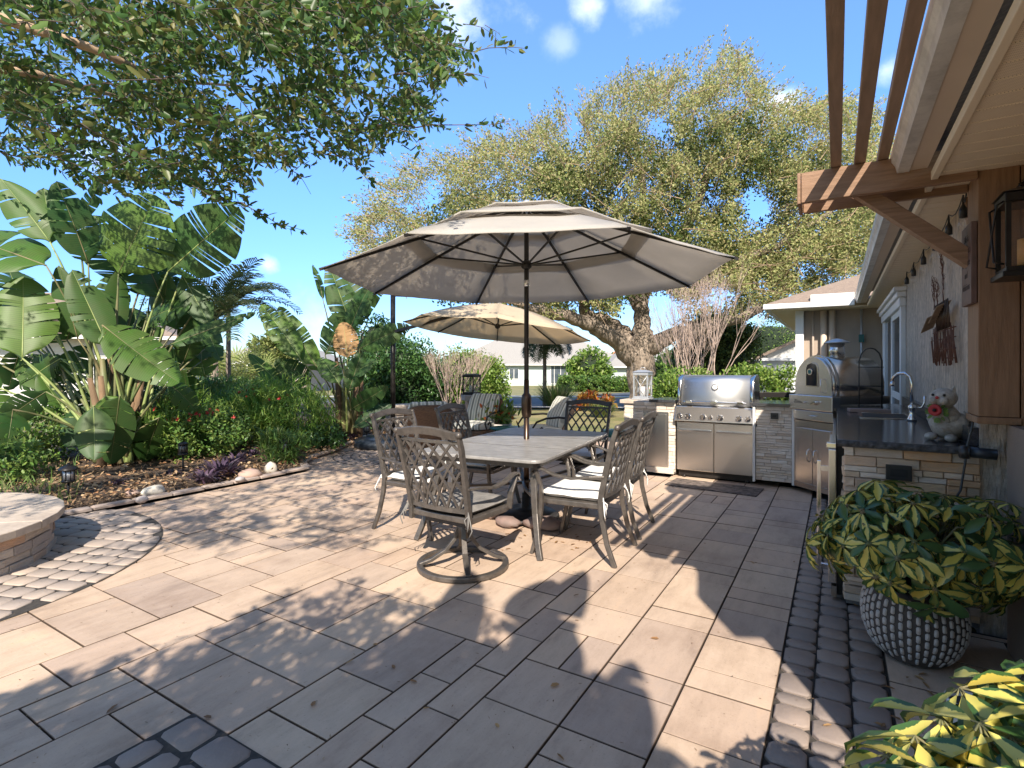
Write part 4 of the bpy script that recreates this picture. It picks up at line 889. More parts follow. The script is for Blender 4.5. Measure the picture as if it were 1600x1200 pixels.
# ================= dining chairs =================
def backpt(s,t):
    """point on the chair back: s in [-1,1] across, t 0..1 from low rail to top rail"""
    return Vector((s*(.225+.02*t),-.255-.10*t-.025*(1-s*s),.47+.46*t))
def make_chair(name,label,kind,group='dining chairs around the patio table',metal=None):
    ml=metal or m_cast
    t=thing(name,label,'chair',(0,0,0),0,group)
    # posts (rear legs run into the back posts)
    for s in (-1,1):
        if kind=='leg':
            pts=[(s*.265,-.36,0),(s*.258,-.30,.15),(s*.25,-.262,.32),(s*.245,-.25,.45),(s*.25,-.29,.65),(s*.262,-.345,.88),(s*.262,-.375,.975)]
            w=[.034,.034,.036,.040,.040,.036,.030]
        else:
            pts=[(s*.245,-.25,.36),(s*.245,-.25,.45),(s*.25,-.29,.65),(s*.262,-.345,.88),(s*.262,-.375,.975)]; w=[.036,.040,.040,.036,.030]
        b=MB(); b.sweep(pts,w,[x*.75 for x in w],up=(1,0,0),rect=True); b.build('back_post',ml,t,bevel=.004)
    b=MB(); pts=[(s*.262,-.375-.02*(1-s*s),.955+.035*(1-s*s)+(.012 if abs(s)>.95 else 0)) for s in [i/6-1 for i in range(13)]]
    b.sweep(pts,.022,.052,up=(0,-.2,1),rect=True); 
    for s in (-1,1): b.ball((s*.266,-.378,.972),.022,8)
    b.build('top_rail',ml,t,bevel=.004)
    b=MB()
    rail=[backpt(i/5-1,0) for i in range(11)]; b.sweep(rail,.016,.03,up=(0,0,1),rect=True)
    rail=[backpt(i/5-1,.98) for i in range(11)]; b.sweep(rail,.014,.02,up=(0,0,1),rect=True)
    n=6
    for sg in (-1,1):
        for i in range(-n,n+1):
            # s = c + sg*k*t, arched lines
            pts=[]
            for j in range(17):
                tt=j/16; s=i*.40+sg*(1.25*tt**1.0)-sg*.25*math.sin(PI*tt)*.6
                if abs(s)<=1.0: pts.append(backpt(s,tt))
                elif pts: break
            if len(pts)>1: b.sweep(pts,.015,.012,up=(0,-1,0),rect=True)
    b.build('lattice_back',ml,t)
    # seat frame
    b=MB(); b.prism([(-.25,-.25),(.25,-.25),(.27,.15),(.24,.24),(-.24,.24),(-.27,.15)],.385,.425); b.build('seat_frame',ml,t,bevel=.008)
    # arms
    for s in (-1,1):
        b=MB(); b.sweep([(s*.252,-.28,.62),(s*.28,-.18,.615),(s*.295,-.05,.595),(s*.30,.08,.61),(s*.298,.18,.645),(s*.295,.24,.645),(s*.293,.265,.62),(s*.293,.245,.60)],[.03,.036,.04,.044,.044,.04,.034,.03],.016,up=(0,0,1),rect=True); b.build('armrest',ml,t,bevel=.004)
        b=MB()
        if kind=='leg': b.sweep([(s*.293,.235,.63),(s*.275,.20,.52),(s*.262,.20,.40),(s*.262,.215,.25),(s*.27,.25,.10),(s*.278,.275,0)],[.03,.032,.036,.034,.032,.032],[.022,.022,.028,.028,.026,.026],up=(0,1,0),rect=True); b.build('leg',ml,t,bevel=.004)
        else: b.sweep([(s*.293,.235,.63),(s*.275,.19,.52),(s*.262,.19,.40)],[.03,.045,.04],.018,up=(0,1,0),rect=True); b.build('arm_support',ml,t,bevel=.004)
    if kind=='swivel':
        b=MB(); n=40; b.sweep([(.30*math.cos(2*PI*i/n),.30*math.sin(2*PI*i/n),.022) for i in range(n)],.042,.034,up=(0,0,1),rect=True,closed=True,cap=False); b.build('base_ring',ml,t,bevel=.006)
        for k in range(4):
            a=PI/4+k*PI/2; c,s=math.cos(a),math.sin(a)
            b=MB(); b.sweep([(c*.30,s*.30,.035),(c*.22,s*.22,.06),(c*.12,s*.12,.12),(c*.055,s*.055,.20),(c*.03,s*.03,.29)],[.034,.036,.038,.036,.03],.024,up=(0,0,1),rect=True); b.build('base_leg',ml,t,bevel=.004)
        b=MB(); b.cyl((0,0,.20),(0,0,.33),.042,14); b.bx(-.14,.14,-.14,.14,.33,.345); b.build('swivel_hub',ml,t)
        b=MB()
        for s in (-1,1): b.sweep([(s*.10,-.16,.35),(s*.10,-.18,.365),(s*.10,.16,.38)],.04,.014,rect=True)
        b.bx(-.17,.17,-.20,-.16,.345,.375); b.build('rocker_spring',m_castdark,t)
    # cushion
    mc=m_cushg if kind=='swivel' and 'grey' in label else m_cushw
    V=[];F=[];nx=12
    for side in (0,1):
        for j in range(nx+1):
            for i in range(nx+1):
                a=i/nx*2-1;c=j/nx*2-1; q=max(abs(a),abs(c)); e=(1-q**6)**.5
                x=a*(.238+.012*(c+1)/2)*(1-.03*c*c*abs(a)); y=-.005+c*.238-(.015*(abs(a)**4) if c>.5 else 0)
                z=.456+(1 if side else -1)*.032*e+.006*mnoise.noise(Vector((a*2,c*2,side)))
                if not side: z=max(z,.427)
                V.append((x,y,z))
    m=(nx+1)**2
    for j in range(nx):
        for i in range(nx): a=j*(nx+1)+i; F.append((a,a+nx+1,a+nx+2,a+1)); F.append((m+a,m+a+1,m+a+nx+2,m+a+nx+1))
    b=MB(); b.add(V,F,True); cu=b.build('seat_cushion',mc,t)
    b=MB()
    for s in (-1,1):
        for k in range(3): b.sweep([(s*.235,-.245,.45),(s*.26,-.275,.45+.012*k),(s*(.25+.03*k),-.30,.43-.03*k),(s*(.262+.012*k),-.30,.395-.035*k)],.008,n=5)
    b.build('cushion_ties',mc,cu)
    return t
G1='swivel dining chairs at the table ends'; G2='white cushioned dining chairs along the table sides'
cA=make_chair('dining_chair','grey cushioned swivel chair with lattice back at the near end of the table','swivel',G1); cA.location=(-2.24,3.03,0); cA.rotation_euler=(0,0,R(-2))
cD=make_chair('dining_chair','shade-darkened lattice chair at the far end of the table facing the camera','swivel2'.replace('2',''),G1,m_castdark); cD.location=(-2.45,5.40,0); cD.rotation_euler=(0,0,R(182))  # darker metal than the other chairs: umbrella shade put into the colour
cB=make_chair('dining_chair','white cushioned lattice chair nearest the camera on the kitchen side of the table','leg',G2); cB.location=(-1.69,3.79,0); cB.rotation_euler=(0,0,R(93))
cC=dup(cB,'white cushioned lattice chair nearest the grill, behind the other kitchen-side chair',(-1.74,4.46,0),R(95))
cE=dup(cB,'white cushioned lattice chair on the garden side, half behind the grey swivel chair',(-3.06,3.60,0),R(-88))
cF=dup(cB,'lattice chair on the garden side, right in front of the brown wicker chair',(-3.02,4.42,0),R(-84))
# ================= dining table =================
T=thing('dining_table','rectangular weathered grey patio table with splayed metal legs under the umbrella','table',(-2.45,4.24,0),R(5.7))
def rrect(w,l,r,n=5):
    P=[]
    for cx,cy,a0 in ((w-r,l-r,0),(-w+r,l-r,90),(-w+r,-l+r,180),(w-r,-l+r,270)):
        for i in range(n+1): a=R(a0+90*i/n); P.append((cx+r*math.cos(a),cy+r*math.sin(a)))
    return P
b=MB(); b.prism(rrect(.55,.93,.10),.695,.72); b.build('table_top',m_tabletop,T,bevel=.006)
b=MB(); b.prism(rrect(.50,.88,.08),.655,.694); b.build('apron',m_cast,T)
b=MB()
for i in (-1,1): b.sweep([(-.54,i*.33,.7205),(.54,i*.33,.7205)],.003,.0015,rect=True)
b.build('table_top_seams',m_castdark,T)
for sx in (-1,1):
    for sy in (-1,1):
        b=MB(); b.sweep([(sx*.42,sy*.74,.66),(sx*.43,sy*.76,.5),(sx*.46,sy*.80,.3),(sx*.51,sy*.87,.1),(sx*.54,sy*.90,0)],[.05,.048,.045,.04,.042],[.035]*5,up=(0,1,0),rect=True); b.build('leg',m_cast,T,bevel=.005)
b=MB()
for sx in (-1,1): b.sweep([(sx*.44,-.78,.42),(sx*.15,-.3,.36),(0,0,.34)],.03,.02,rect=True); b.sweep([(sx*.44,.78,.42),(sx*.15,.3,.36),(0,0,.34)],.03,.02,rect=True)
b.build('stretcher',m_cast,T)
# ================= umbrella =================
UM=thing('patio_umbrella','large taupe three tier patio umbrella standing through the dining table','umbrella',(-2.47,4.33,0))
uang=YAW-R(3.8)   # orientation of the octagon about the view direction
def ring8(r,z,tilt=True,k=8,off=PI/8,tf=-.0145):
    P=[]
    for i in range(k):
        a=uang+off+2*PI*i/k; x,y=r*math.cos(a),r*math.sin(a); zz=z
        if tilt:
            f=x*Fv.x+y*Fv.y; q=x*Rv.x+y*Rv.y; zz+= tf*f+.012*q
        P.append(Vector((x,y,zz)))
    return P
def canopy(r0,z0,r1,z1,sag=.0,nr=5,flap=.0,tf=-.0145):
    A0=ring8(r0,z0,tf=tf);A1=ring8(r1,z1,tf=tf); b=MB(); V=[];F=[];ns=5
    for i in range(8):
        p,q=A0[i],A0[(i+1)%8]; u,v=A1[i],A1[(i+1)%8]; base=len(V)
        for j in range(nr+1):
            t=j/nr; a=p.lerp(u,t); c=q.lerp(v,t)
            for k in range(ns+1):
                s=k/ns; w=a.lerp(c,s); w.z-= sag*math.sin(PI*s)*(1-t*.6); w.z+=.012*mnoise.noise(w*3.5)+.006*mnoise.noise(w*9)
                w.x*=1-.012*math.sin(PI*s)*(1-t); w.y*=1-.012*math.sin(PI*s)*(1-t); V.append(w)
        for j in range(nr):
            for k in range(ns): a=base+j*(ns+1)+k; F.append((a,a+1,a+ns+2,a+ns+1))
        if flap:
            b0=len(V)
            for k in range(ns+1): w=V[base+k].copy(); w.z-=flap; V.append(w)
            for k in range(ns): F.append((base+k,b0+k,b0+k+1,base+k+1))
    b.add(V,F,True); return b
c1=canopy(1.80,2.225,1.0,2.54,.008,flap=.008).build('canopy',m_canvas,UM,solid=.002)
canopy(1.16,2.512,.50,2.745,.006,flap=.014,tf=-.035).build('canopy_tier',m_canvas,UM,solid=.002)
canopy(.60,2.748,.02,2.885,.004,flap=.012,tf=-.035).build('canopy_tier',m_canvas,UM,solid=.002)
R0=ring8(1.815,2.205); R1=ring8(.05,2.80)
hub=Vector((0,0,2.345))
for i in range(8):
    b=MB(); b.sweep([R0[i],ring8(1.0,2.515)[i],ring8(.5,2.70)[i],ring8(.05,2.84)[i]],.018,.022,up=(0,0,1),rect=True); rb=b.build('rib',m_black,UM)
    for rr,zz in ((.98,2.515),):
        m=ring8(rr,zz)[i]; b=MB(); b.sweep([hub+Vector((m.x*.04,m.y*.04,0)),m],.012,.015,rect=True); b.build('strut',m_black,rb)
b=MB(); b.cyl((0,0,1.15),(0,0,2.80),.022,14); b.build('pole',m_black,UM)
b=MB(); b.lathe([(.03,0),(.05,.02),(.05,.05),(.03,.08)],(0,0,2.30),14); b.build('runner_hub',m_black,UM)
b=MB(); b.cyl((0,0,2.14),(0,0,2.20),.027,14); b.build('tilt_collar',m_steelh,UM)
b=MB(); b.cyl((0,0,.06),(0,0,1.02),.026,14); b.build('lower_pole',m_bronze,UM)
b=MB(); b.lathe([(.024,1.30),(.026,1.18),(.042,1.16),(.048,1.12),(.048,1.0),(.04,.96),(.028,.95)],(0,0,-.03),16); ck=b.build('crank_housing',m_bronze,UM)
b=MB(); b.lathe([(0,.0),(.02,0),(.045,.02),(.04,.05),(.015,.07),(0,.075)],(0,0,2.875),12); b.build('finial',m_silver,UM)
b=MB(); 
for k in range(3): 
    r=ring8(1.79,2.21)[(5+k)%8]
b=MB(); b.lathe([(.0,.0),(.30,0),(.31,.02),(.27,.05),(.12,.07),(.045,.08),(.04,.22),(0,.22)],(0,0,0),18); b.build('umbrella_base',m_castdark,UM)
for (x,y,s) in ((.30,-.24,1),(-.30,-.18,.9),(.02,-.36,.7)):
    rk=MB(); rk.rnd=.2; rk.ball((0,0,.045),.15*s,12,(1.2,.8,.42),nz=.3,seed=int(s*10)); o=rk.build('weight_stone',m_pinkrock); o.location=(-2.47+x,4.33+y,0)
    tag(o,{1:'pinkish weight stone under the table on the kitchen side of the umbrella base',.9:'pinkish weight stone under the table on the garden side of the umbrella base',.7:'small pinkish stone under the table in front of the umbrella base'}[s],'stone','weight stones on the umbrella base')
# ================= cantilever umbrella =================
CU=thing('cantilever_umbrella','cream cantilever umbrella on a dark side post by the hedge','umbrella',gp(614,700))
cu0=Vector(CU.location)
b=MB(); b.cyl((0,0,.0),(0,0,2.62),.042,14); b.build('post',m_black,CU)
hc=at(780,484,8.4)-cu0; n8=8
nrm=(Vector((0,0,1))+Rv*.10+Fv*.055).normalized(); ax=nrm.cross(Vector((0,1,0))).normalized(); ay=nrm.cross(ax)
def cp(r,dz,i,off=PI/8): a=2*PI*i/n8+off+R(10); return hc+ax*(r*math.cos(a))+ay*(r*math.sin(a))+nrm*dz
b=MB(); V=[];F=[]
for i in range(8):
    base=len(V); p,q=cp(1.48,-.34,i),cp(1.48,-.34,i+1); top=hc+nrm*.10
    for j in range(7):
        t=j/6; a=p.lerp(top,t);c=q.lerp(top,t)
        for k in range(5):
            s=k/4; w=a.lerp(c,s); w=w+nrm*(.05*math.sin(PI*t)-.02*math.sin(PI*s)*(1-t)); V.append(w)
    for j in range(6):
        for k in range(4): a=base+j*5+k; F.append((a,a+1,a+6,a+5))
b.add(V,F,True); b.build('canopy',m_canvas2,CU,solid=.002)
lh=hc+nrm*-.26
for i in range(8):
    b=MB(); b.sweep([cp(1.47,-.345,i),(cp(.74,-.09,i)),hc+nrm*.07],.016,.02,rect=True); rb=b.build('rib',m_black,CU)
    b=MB(); b.sweep([lh,cp(.72,-.10,i)],.012,.014,rect=True); b.build('strut',m_black,rb)
b=MB(); b.ball(lh,.045,10); b.build('runner_hub',m_black,CU)
b=MB(); b.ball(hc+nrm*.12,.04,10); b.build('finial',m_silver,CU)
b=MB(); b.sweep([(0,0,1.98),hc+nrm*.03-Rv*.75-Vector((0,0,.13)),hc-nrm*.0],.05,.045,rect=True); b.build('arm',m_black,CU)
b=MB(); b.sweep([(0,0,2.6),hc+nrm*.14-Rv*.1],.018,.018,rect=True); b.build('tension_bar',m_black,CU)
b=MB(); b.sweep([(0,0,1.80),(0,0,2.06)],.11,n=10); b.sweep([(.0,0,1.97),(Rv*.2+Vector((0,0,2.03)))],.09,n=8); b.build('slider_bracket',m_black,CU)
tk=thing('umbrella_weight_tank','round dark plastic tank weighing down the side-post umbrella','weight',gp(598,698))
b=MB(); b.lathe([(0,.0),(.46,0),(.50,.05),(.49,.12),(.38,.17),(.10,.18),(0,.18)],(0,0,0),24); b.build('tank',m_tank,tk); b=MB(); b.lathe([(.03,.18),(.03,.2),(0,.2)],(.2,0,0),10); b.build('filler_cap',m_black,tk)
# ================= fire pit =================
FP=thing('fire_pit','round stone fire pit with pale travertine cap at the patio edge','fire pit',(FPC[0],FPC[1],0))
b=MB(); veneer(b,(0,0),(1,0),(0,1),2*PI*.985,.0,.245,(.05,.085),(.12,.34),(.0,.02),arc=(0,0,.985)); b.build('stone_wall',m_firestone,FP)
b=MB(); b.lathe([(.975,.0),(.975,.25),(.66,.25),(.66,.0)],n=48); b.build('core',m_mortar,FP)
for i in range(10):
    b=MB(); a0=2*PI*i/10+.12;a1=a0+2*PI/10-.006; V=[]
    P=[(1.06*math.cos(a0+(a1-a0)*k/3),1.06*math.sin(a0+(a1-a0)*k/3)) for k in range(4)]+[(.62*math.cos(a1-(a1-a0)*k/3),.62*math.sin(a1-(a1-a0)*k/3)) for k in range(4)]
    b.prism(P,.25,.305); b.build('cap_stone',m_cap,FP,bevel=.006)
b=MB(); b.lathe([(.64,.20),(.0,.22)],n=32); b.build('lava_rock_fill',m_soil,FP)
for i in range(14):
    a=U(0,2*PI); r=U(.1,.52); b=MB(); b.rnd=rng.random(); b.ball((0,0,0),U(.06,.11),10,(1.2,.9,.7),nz=.3,seed=i); o=b.build('fire_pit_stone',m_rock); o.location=(FPC[0]+r*math.cos(a),FPC[1]+r*math.sin(a),.27); tag(o,'rounded stone heaped inside the round fire pit','stone','loose stones inside the fire pit')
# ================= back patio: seat wall, pillar, lanterns, wicker chairs =================
def radial(px,d): p=at(px,572,d); return Vector((p.x,p.y,0))
SW=thing('garden_seat_wall','long low pale stone seat wall behind the wicker chairs','stone wall',radial(665,10.6))
w0,w1=radial(611,10.3),radial(722,10.4); wm=radial(665,10.75); o0=Vector(SW.location)
pts=[]
for i in range(13):
    t=i/12; p=w0*(1-t)**2+ (wm*2-(w0+w1)*.5)*2*t*(1-t)+w1*t*t; pts.append(p-o0)
b=MB(); b.sweep([p+Vector((0,0,.22)) for p in pts],.30,.44,up=(0,0,1),rect=True); b.build('wall_base',m_capg,SW)
b=MB()
for i in range(len(pts)-1):
    a,c=pts[i]+o0,pts[i+1]+o0; u=(c-a).normalized(); n=Vector((u.y,-u.x,0)); 
    if n.dot(-a)<0: n=-n
    a2=a+n*.152-o0; veneer(b,(a2.x,a2.y),(u.x,u.y),(n.x,n.y),(c-a).length,.02,.44,(.05,.1),(.14,.3),(.0,.015))
b.build('stone_facing',m_veneerw,SW)
b=MB(); b.sweep([p+Vector((0,0,.55)) for p in pts],.36,.20,up=(0,0,1),rect=True); b.build('cap',m_cap,SW,bevel=.03)
PLR=thing('stone_pillar','brown stone pillar with grey slab cap between the seat wall and flower pot','pillar',radial(752,10.0))
b=MB(); b.lathe([(.30,0),(.30,.76)],n=6,sm=False,a0=.3); b.build('core',m_mortar,PLR)
b=MB(); 
for i in range(6):
    a=.3+i*PI/3; p=Vector((.31*math.cos(a),.31*math.sin(a),0)); q=Vector((.31*math.cos(a+PI/3),.31*math.sin(a+PI/3),0)); u=(q-p).normalized(); veneer(b,(p.x,p.y),(u.x,u.y),(u.y,-u.x),(q-p).length,.0,.76,(.06,.12),(.12,.3))
b.build('stone_facing',m_firestone,PLR)
b=MB(); b.lathe([(.39,.765),(.40,.775),(.40,.86),(.39,.87)],n=6,sm=False,a0=.3); b.build('cap',m_capg,PLR)
l2=lantern('candle_lantern','tall black glass lantern on the stone pillar by the hedge',radial(737,9.95)+Vector((0,0,.872)),.26,.40,m_black)
l3=lantern('candle_lantern','silver grey lantern with crossed bars on the pale stone end wall',(-2.42,7.66,.917),.23,.44,m_silver)
def flowerpot(px,d):
    t=thing('flower_pot','pale pot of orange and green foliage on a red stand beside the pillar','plant pot',radial(px,d))
    b=MB(); b.lathe([(.0,.10),(.15,.10),(.17,.16),(.19,.36),(.195,.42),(.175,.43),(.165,.41),(0,.40)],n=20); b.build('pot',m_potgrey,t)
    b=MB(); b.box((0,0,.055),(.42,.42,.09)); b.build('stand',m_redpl,t,bevel=.01)
    n=260; P=NR.normal(size=(n,3))*[.13,.13,.11]+[0,0,.55]; D=unit(n)+[0,0,.7]; leafcloud('foliage',P,D,unit(n),NR.uniform(.08,.18,n),.05,'oval',m_greens,t)
    n=120; P=NR.normal(size=(n,3))*[.12,.12,.08]+[-.06,0,.56]; D=unit(n)+[0,0,.7]; leafcloud('flowers',P,D,unit(n),NR.uniform(.06,.12,n),.05,'oval',m_croton,t)
flowerpot(782,9.1)
def wicker(label,px,d,face,mw,stripe=True,g='wicker patio armchairs'):
    t=thing('wicker_armchair',label,'chair',radial(px,d),face,g)
    b=MB(); b.prism([(-.30,-.28),(.30,-.28),(.31,.28),(-.31,.28)],.24,.36); b.build('seat_base',mw,t,bevel=.03)
    V=[];F=[];k=12
    for j in range(7):
        for i in range(k+1):
            s=i/k*2-1; tt=j/6; z=.34+tt*(.54-.10*s*s*s*s)
            V.append((s*(.30+.03*tt),-.27-.16*tt-.03*(1-s*s)+.10*abs(s)**3*(1-tt),z))
    for j in range(6):
        for i in range(k): a=j*(k+1)+i; F.append((a,a+1,a+k+2,a+k+1))
    b=MB(); b.add(V,F,True); b.build('backrest',mw,t,solid=.035)
    for s in (-1,1):
        b=MB(); pts=[]
        for i in range(17):
            a=PI*1.05*i/16; pts.append((s*.34,.02-.20*math.cos(a)*-1,.42+.21*math.sin(a)))
        pts=[(s*.33,-.30,.62),(s*.34,-.15,.64),(s*.345,.05,.63),(s*.345,.20,.58),(s*.345,.27,.48),(s*.345,.22,.38),(s*.345,.12,.37),(s*.345,.07,.44),(s*.345,.12,.50),(s*.345,.17,.46)]
        b.sweep(pts,.032,.022,up=(1,0,0),n=8); b.build('arm_scroll',m_black,t)
        for y in (-.26,.25):
            b=MB(); b.sweep([(s*.30,y,.25),(s*.32,y*1.05,.12),(s*.31,y*1.12,.0)],.03,n=8); b.build('leg',m_black,t)
    if stripe:
        b=MB(); b.sweep([(0,-.24,.42),(0,-.0,.43),(0,.28,.42)],[.54,.56,.52],[.11,.13,.10],up=(0,0,1),rect=True); b.build('seat_cushion',m_stripe,t,bevel=.03,seg=3)
        b=MB(); b.sweep([(0,-.20,.44),(0,-.25,.62),(0,-.33,.80),(0,-.40,.93)],[.52,.56,.55,.50],[.10,.14,.13,.09],up=(1,0,0),rect=True)
        b=MB(); b.sweep([(0,-.20,.46),(0,-.25,.62),(0,-.33,.80),(0,-.39,.92)],[.10,.13,.12,.08],[.52,.56,.55,.50],up=(1,0,0),rect=True); b.build('back_cushion',m_stripe,t,bevel=.035,seg=3)
    return t
wicker('tan wicker armchair with thick striped cushions in front of the lawn',846,8.2,R(138),m_wickerl)
wicker('brown wicker armchair seen from behind on the garden side of the table',664,7.5,R(48),m_wicker)
wicker('wicker armchair with pale cushion facing the table in front of the stone pillar',742,8.9,R(185),m_wicker)
TT=thing('side_table','low round teal side table between the wicker armchairs','table',radial(792,8.5))
b=MB(); b.lathe([(0,.40),(.26,.40),(.27,.415),(.27,.43),(0,.435)],n=24); b.build('table_top',m_teal,TT)
for k in range(3):
    a=2*PI*k/3; b=MB(); b.sweep([(.2*math.cos(a),.2*math.sin(a),.40),(.22*math.cos(a),.22*math.sin(a),0)],.02,n=6); b.build('leg',m_black,TT)
# teal chair cushion left of the kitchen
TC=thing('folding_camp_stool','dark teal cushioned stool by the pale stone wall behind the dining chairs','stool',radial(965,6.9))
b=MB(); b.lathe([(0,.50),(.20,.50),(.22,.53),(.21,.57),(0,.585)],n=20); b.build('seat_cushion',m_teal,TC)
for k in range(4):
    a=PI/4+PI/2*k; b=MB(); b.sweep([(.15*math.cos(a),.15*math.sin(a),.50),(.2*math.cos(a),.2*math.sin(a),0)],.02,n=6); b.build('leg',m_black,TC)
# ================= path lights =================
def pathlight(label,px,py,h,kind):
    p=gp(px,py); t=thing('path_light',label,'garden light',(p.x,p.y,.04),0,'black path lights in the planting bed')
    b=MB(); b.cyl((0,0,-.05),(0,0,h-.16),.011,8); b.build('stake',m_black,t)
    b=MB(); b.lathe([(.0,h-.17),(.055,h-.165),(.06,h-.15),(.052,h-.14),(0,h-.14)],n=14); b.build('lamp_base',m_black,t)
    b=MB(); b.lathe([(.046,h-.14),(.046,h-.035)],n=14); b.build('lens',m_silver if kind!=1 else m_glassdark,t)
    b=MB()
    for i in range(8): a=2*PI*i/8; b.cyl((.053*math.cos(a),.053*math.sin(a),h-.145),(.053*math.cos(a),.053*math.sin(a),h-.03),.004,5)
    b.build('cage_bars',m_black,t)
    b=MB(); b.lathe([(.085,h-.04),(.08,h-.028),(.055,h-.005),(.02,h+.005),(.015,h+.02),(0,h+.025)] if kind!=1 else [(.058,h-.035),(.058,h-.02),(.03,h-.005),(0,h)],n=16); b.build('cap',m_black,t)
    return t
pathlight('black path light with flared cap nearest the fire pit',107,790,.36,0)
pathlight('slim perforated black path light among the green groundcover',286,748,.42,1)
pathlight('small black path light in the fern at the bed corner',445,732,.36,2)
pathlight('black path light in the shade near the round umbrella weight',573,694,.34,2)
# ================= pots on the right =================
def bigpot():
    loc=(.50,2.62,0)
    loc=gp(1428,1030); loc=(loc.x+.0,loc.y+.04,0)
    t=thing('textured_planter','dark round planter with whitewashed raised dashes holding the variegated shrub','planter',loc)
    PS=.76; prof=[(r*PS,z*PS) for r,z in [(0,0),(.15,0),(.185,.02),(.235,.09),(.268,.18),(.278,.27),(.268,.36),(.245,.42),(.225,.45),(.205,.452),(.205,.40),(0,.395)]]
    b=MB(); b.lathe(prof,n=40); b.build('pot',m_potd,t)
    def rad(z):
        for (r0,z0),(r1,z1) in zip(prof[2:8],prof[3:9]):
            if z0<=z<=z1: return r0+(r1-r0)*(z-z0)/(z1-z0)
        return .25*PS
    b=MB(); nc=40
    for i in range(nc):
        a=2*PI*i/nc; z=.025+(.02 if i%2 else 0)
        while z<.31:
            h=.034; zm=z+h/2; r=rad(zm); r0,r1=rad(z),rad(z+h); w=.0085*r/.2; k=[]
            for (u,v) in ((-1,-.7),(-.5,-1),(.5,-1),(1,-.7),(1,.7),(.5,1),(-.5,1),(-1,.7)):
                zz=zm+v*h/2; rr=rad(zz); k.append((a+u*w/rr,zz,rr))
            V=[((rr+.0005)*math.cos(x),(rr+.0005)*math.sin(x),zz) for x,zz,rr in k]+[((rr+.006)*math.cos(a+(x-a)*.75),(rr+.006)*math.sin(a+(x-a)*.75),zm+(zz-zm)*.88) for x,zz,rr in k]
            b.add(V,[(q,(q+1)%8,8+(q+1)%8,8+q) for q in range(8)]+[tuple(range(8,16))],[True]*9); z+=.041
    b.build('raised_dashes',m_potw,t)
    return Vector(loc)
potloc=bigpot()
p=gp(1512,1100,.16); SP=thing('small_plant_pot','small white rimmed pot filled with dark pebbles on the flagstones','plant pot',(p.x,p.y,0))
b=MB(); b.lathe([(0,0),(.045,0),(.058,.10),(.062,.16),(.068,.165),(.068,.175),(.060,.176),(.056,.155),(0,.15)],n=28); b.build('pot',m_white,SP)
b=MB(); b.lathe([(.056,.156),(0,.163)],n=20); b.build('pebble_fill',m_soil,SP)
# stones in bed
for i,(px,py,r,c,lb) in enumerate(((240,769,.105,.75,'largest smooth cream stone lying in the mulch at the patio edge'),(208,772,.065,.3,'small reddish stone beside the largest cream stone'),(222,782,.06,.45,'flat grey stone in front of the reddish stone'),(423,735,.10,.0,'upright grey cream rock at the bed corner near the small path light'),(390,743,.12,.28,'flat reddish brown rock left of the upright grey rock'),(375,750,.05,.5,'small grey pebble beside the flat reddish rock'))):
    p=gp(px,py,.06); b=MB(); b.rnd=c; b.ball((0,0,0),r,16,(1.15,.85,.6) if i!=3 else (.8,.8,1),nz=.18,seed=i); o=b.build('garden_stone',m_rock); o.location=(p.x,p.y,.07); o.rotation_euler=(0,0,U(0,3)); tag(o,lb,'stone','loose stones in the planting bed')
# ================= bird of paradise leaves =================
def leafblade(mb,ribmb,p0,p1,width,normal,droop=.12,tears=7,curl=.12,rnd=None,fold=.25,tearw=.12):
    """big torn leaf from p0 (stalk end) to p1 (tip)"""
    p0=Vector(p0);p1=Vector(p1); ax=p1-p0; L=ax.length; t=ax.normalized(); nn=Vector(normal); nn=(nn-t*nn.dot(t)).normalized(); sd=t.cross(nn)
    N_=28; mb.rnd=rng.random() if rnd is None else rnd
    def mid(u): return p0+t*(L*u)-Vector((0,0,1))*(droop*L*u*u)+nn*(curl*L*math.sin(PI*u)*.5)
    def wd(u): return width*.5*(max(0,math.sin(PI*min(1,(u*.93+.035))**.85))**.66)*(1-.22*u)*1.06
    ribmb.sweep([mid(i/10) for i in range(11)],[.016*(1-.85*i/10)*max(.6,L) for i in range(11)],n=5)
    for s in (-1,1):
        cuts=sorted(set([0,N_]+[rng.randint(2,N_-2) for _ in range(rng.randint(max(0,tears-3),tears))]))
        for a,b in zip(cuts[:-1],cuts[1:]):
            k=b-a; V=[];LV=[];sag=U(-.05,.14); tw=U(-.10,.10); shrink=tearw if k<N_ else 0
            for i in range(k+1):
                u=(a+i)/N_; f=i/k-.5
                for j in range(4):
                    v=j/3
                    u2=u-f*2*shrink*.5*v*(k/N_)*2.0+.10*v*(1 if True else 0)*(1-u)*.6
                    m=mid(min(1,u2*.5+u*.5)); w=wd(u)
                    if a+i in (0,N_): w*=.35
                    p=m+sd*(s*w*v)+nn*(w*(fold*v - (fold*.9+sag)*v*v + tw*f*v))+t*(.16*w*v)-Vector((0,0,1))*(w*v*v*max(0,sag)*.6)
                    V.append(p); LV.append(u+.0*v)
            F=[]
            for i in range(k):
                for j in range(3): q=i*4+j; F.append((q,q+4,q+5,q+1))
            mb.add(V,F,True,lv=LV)
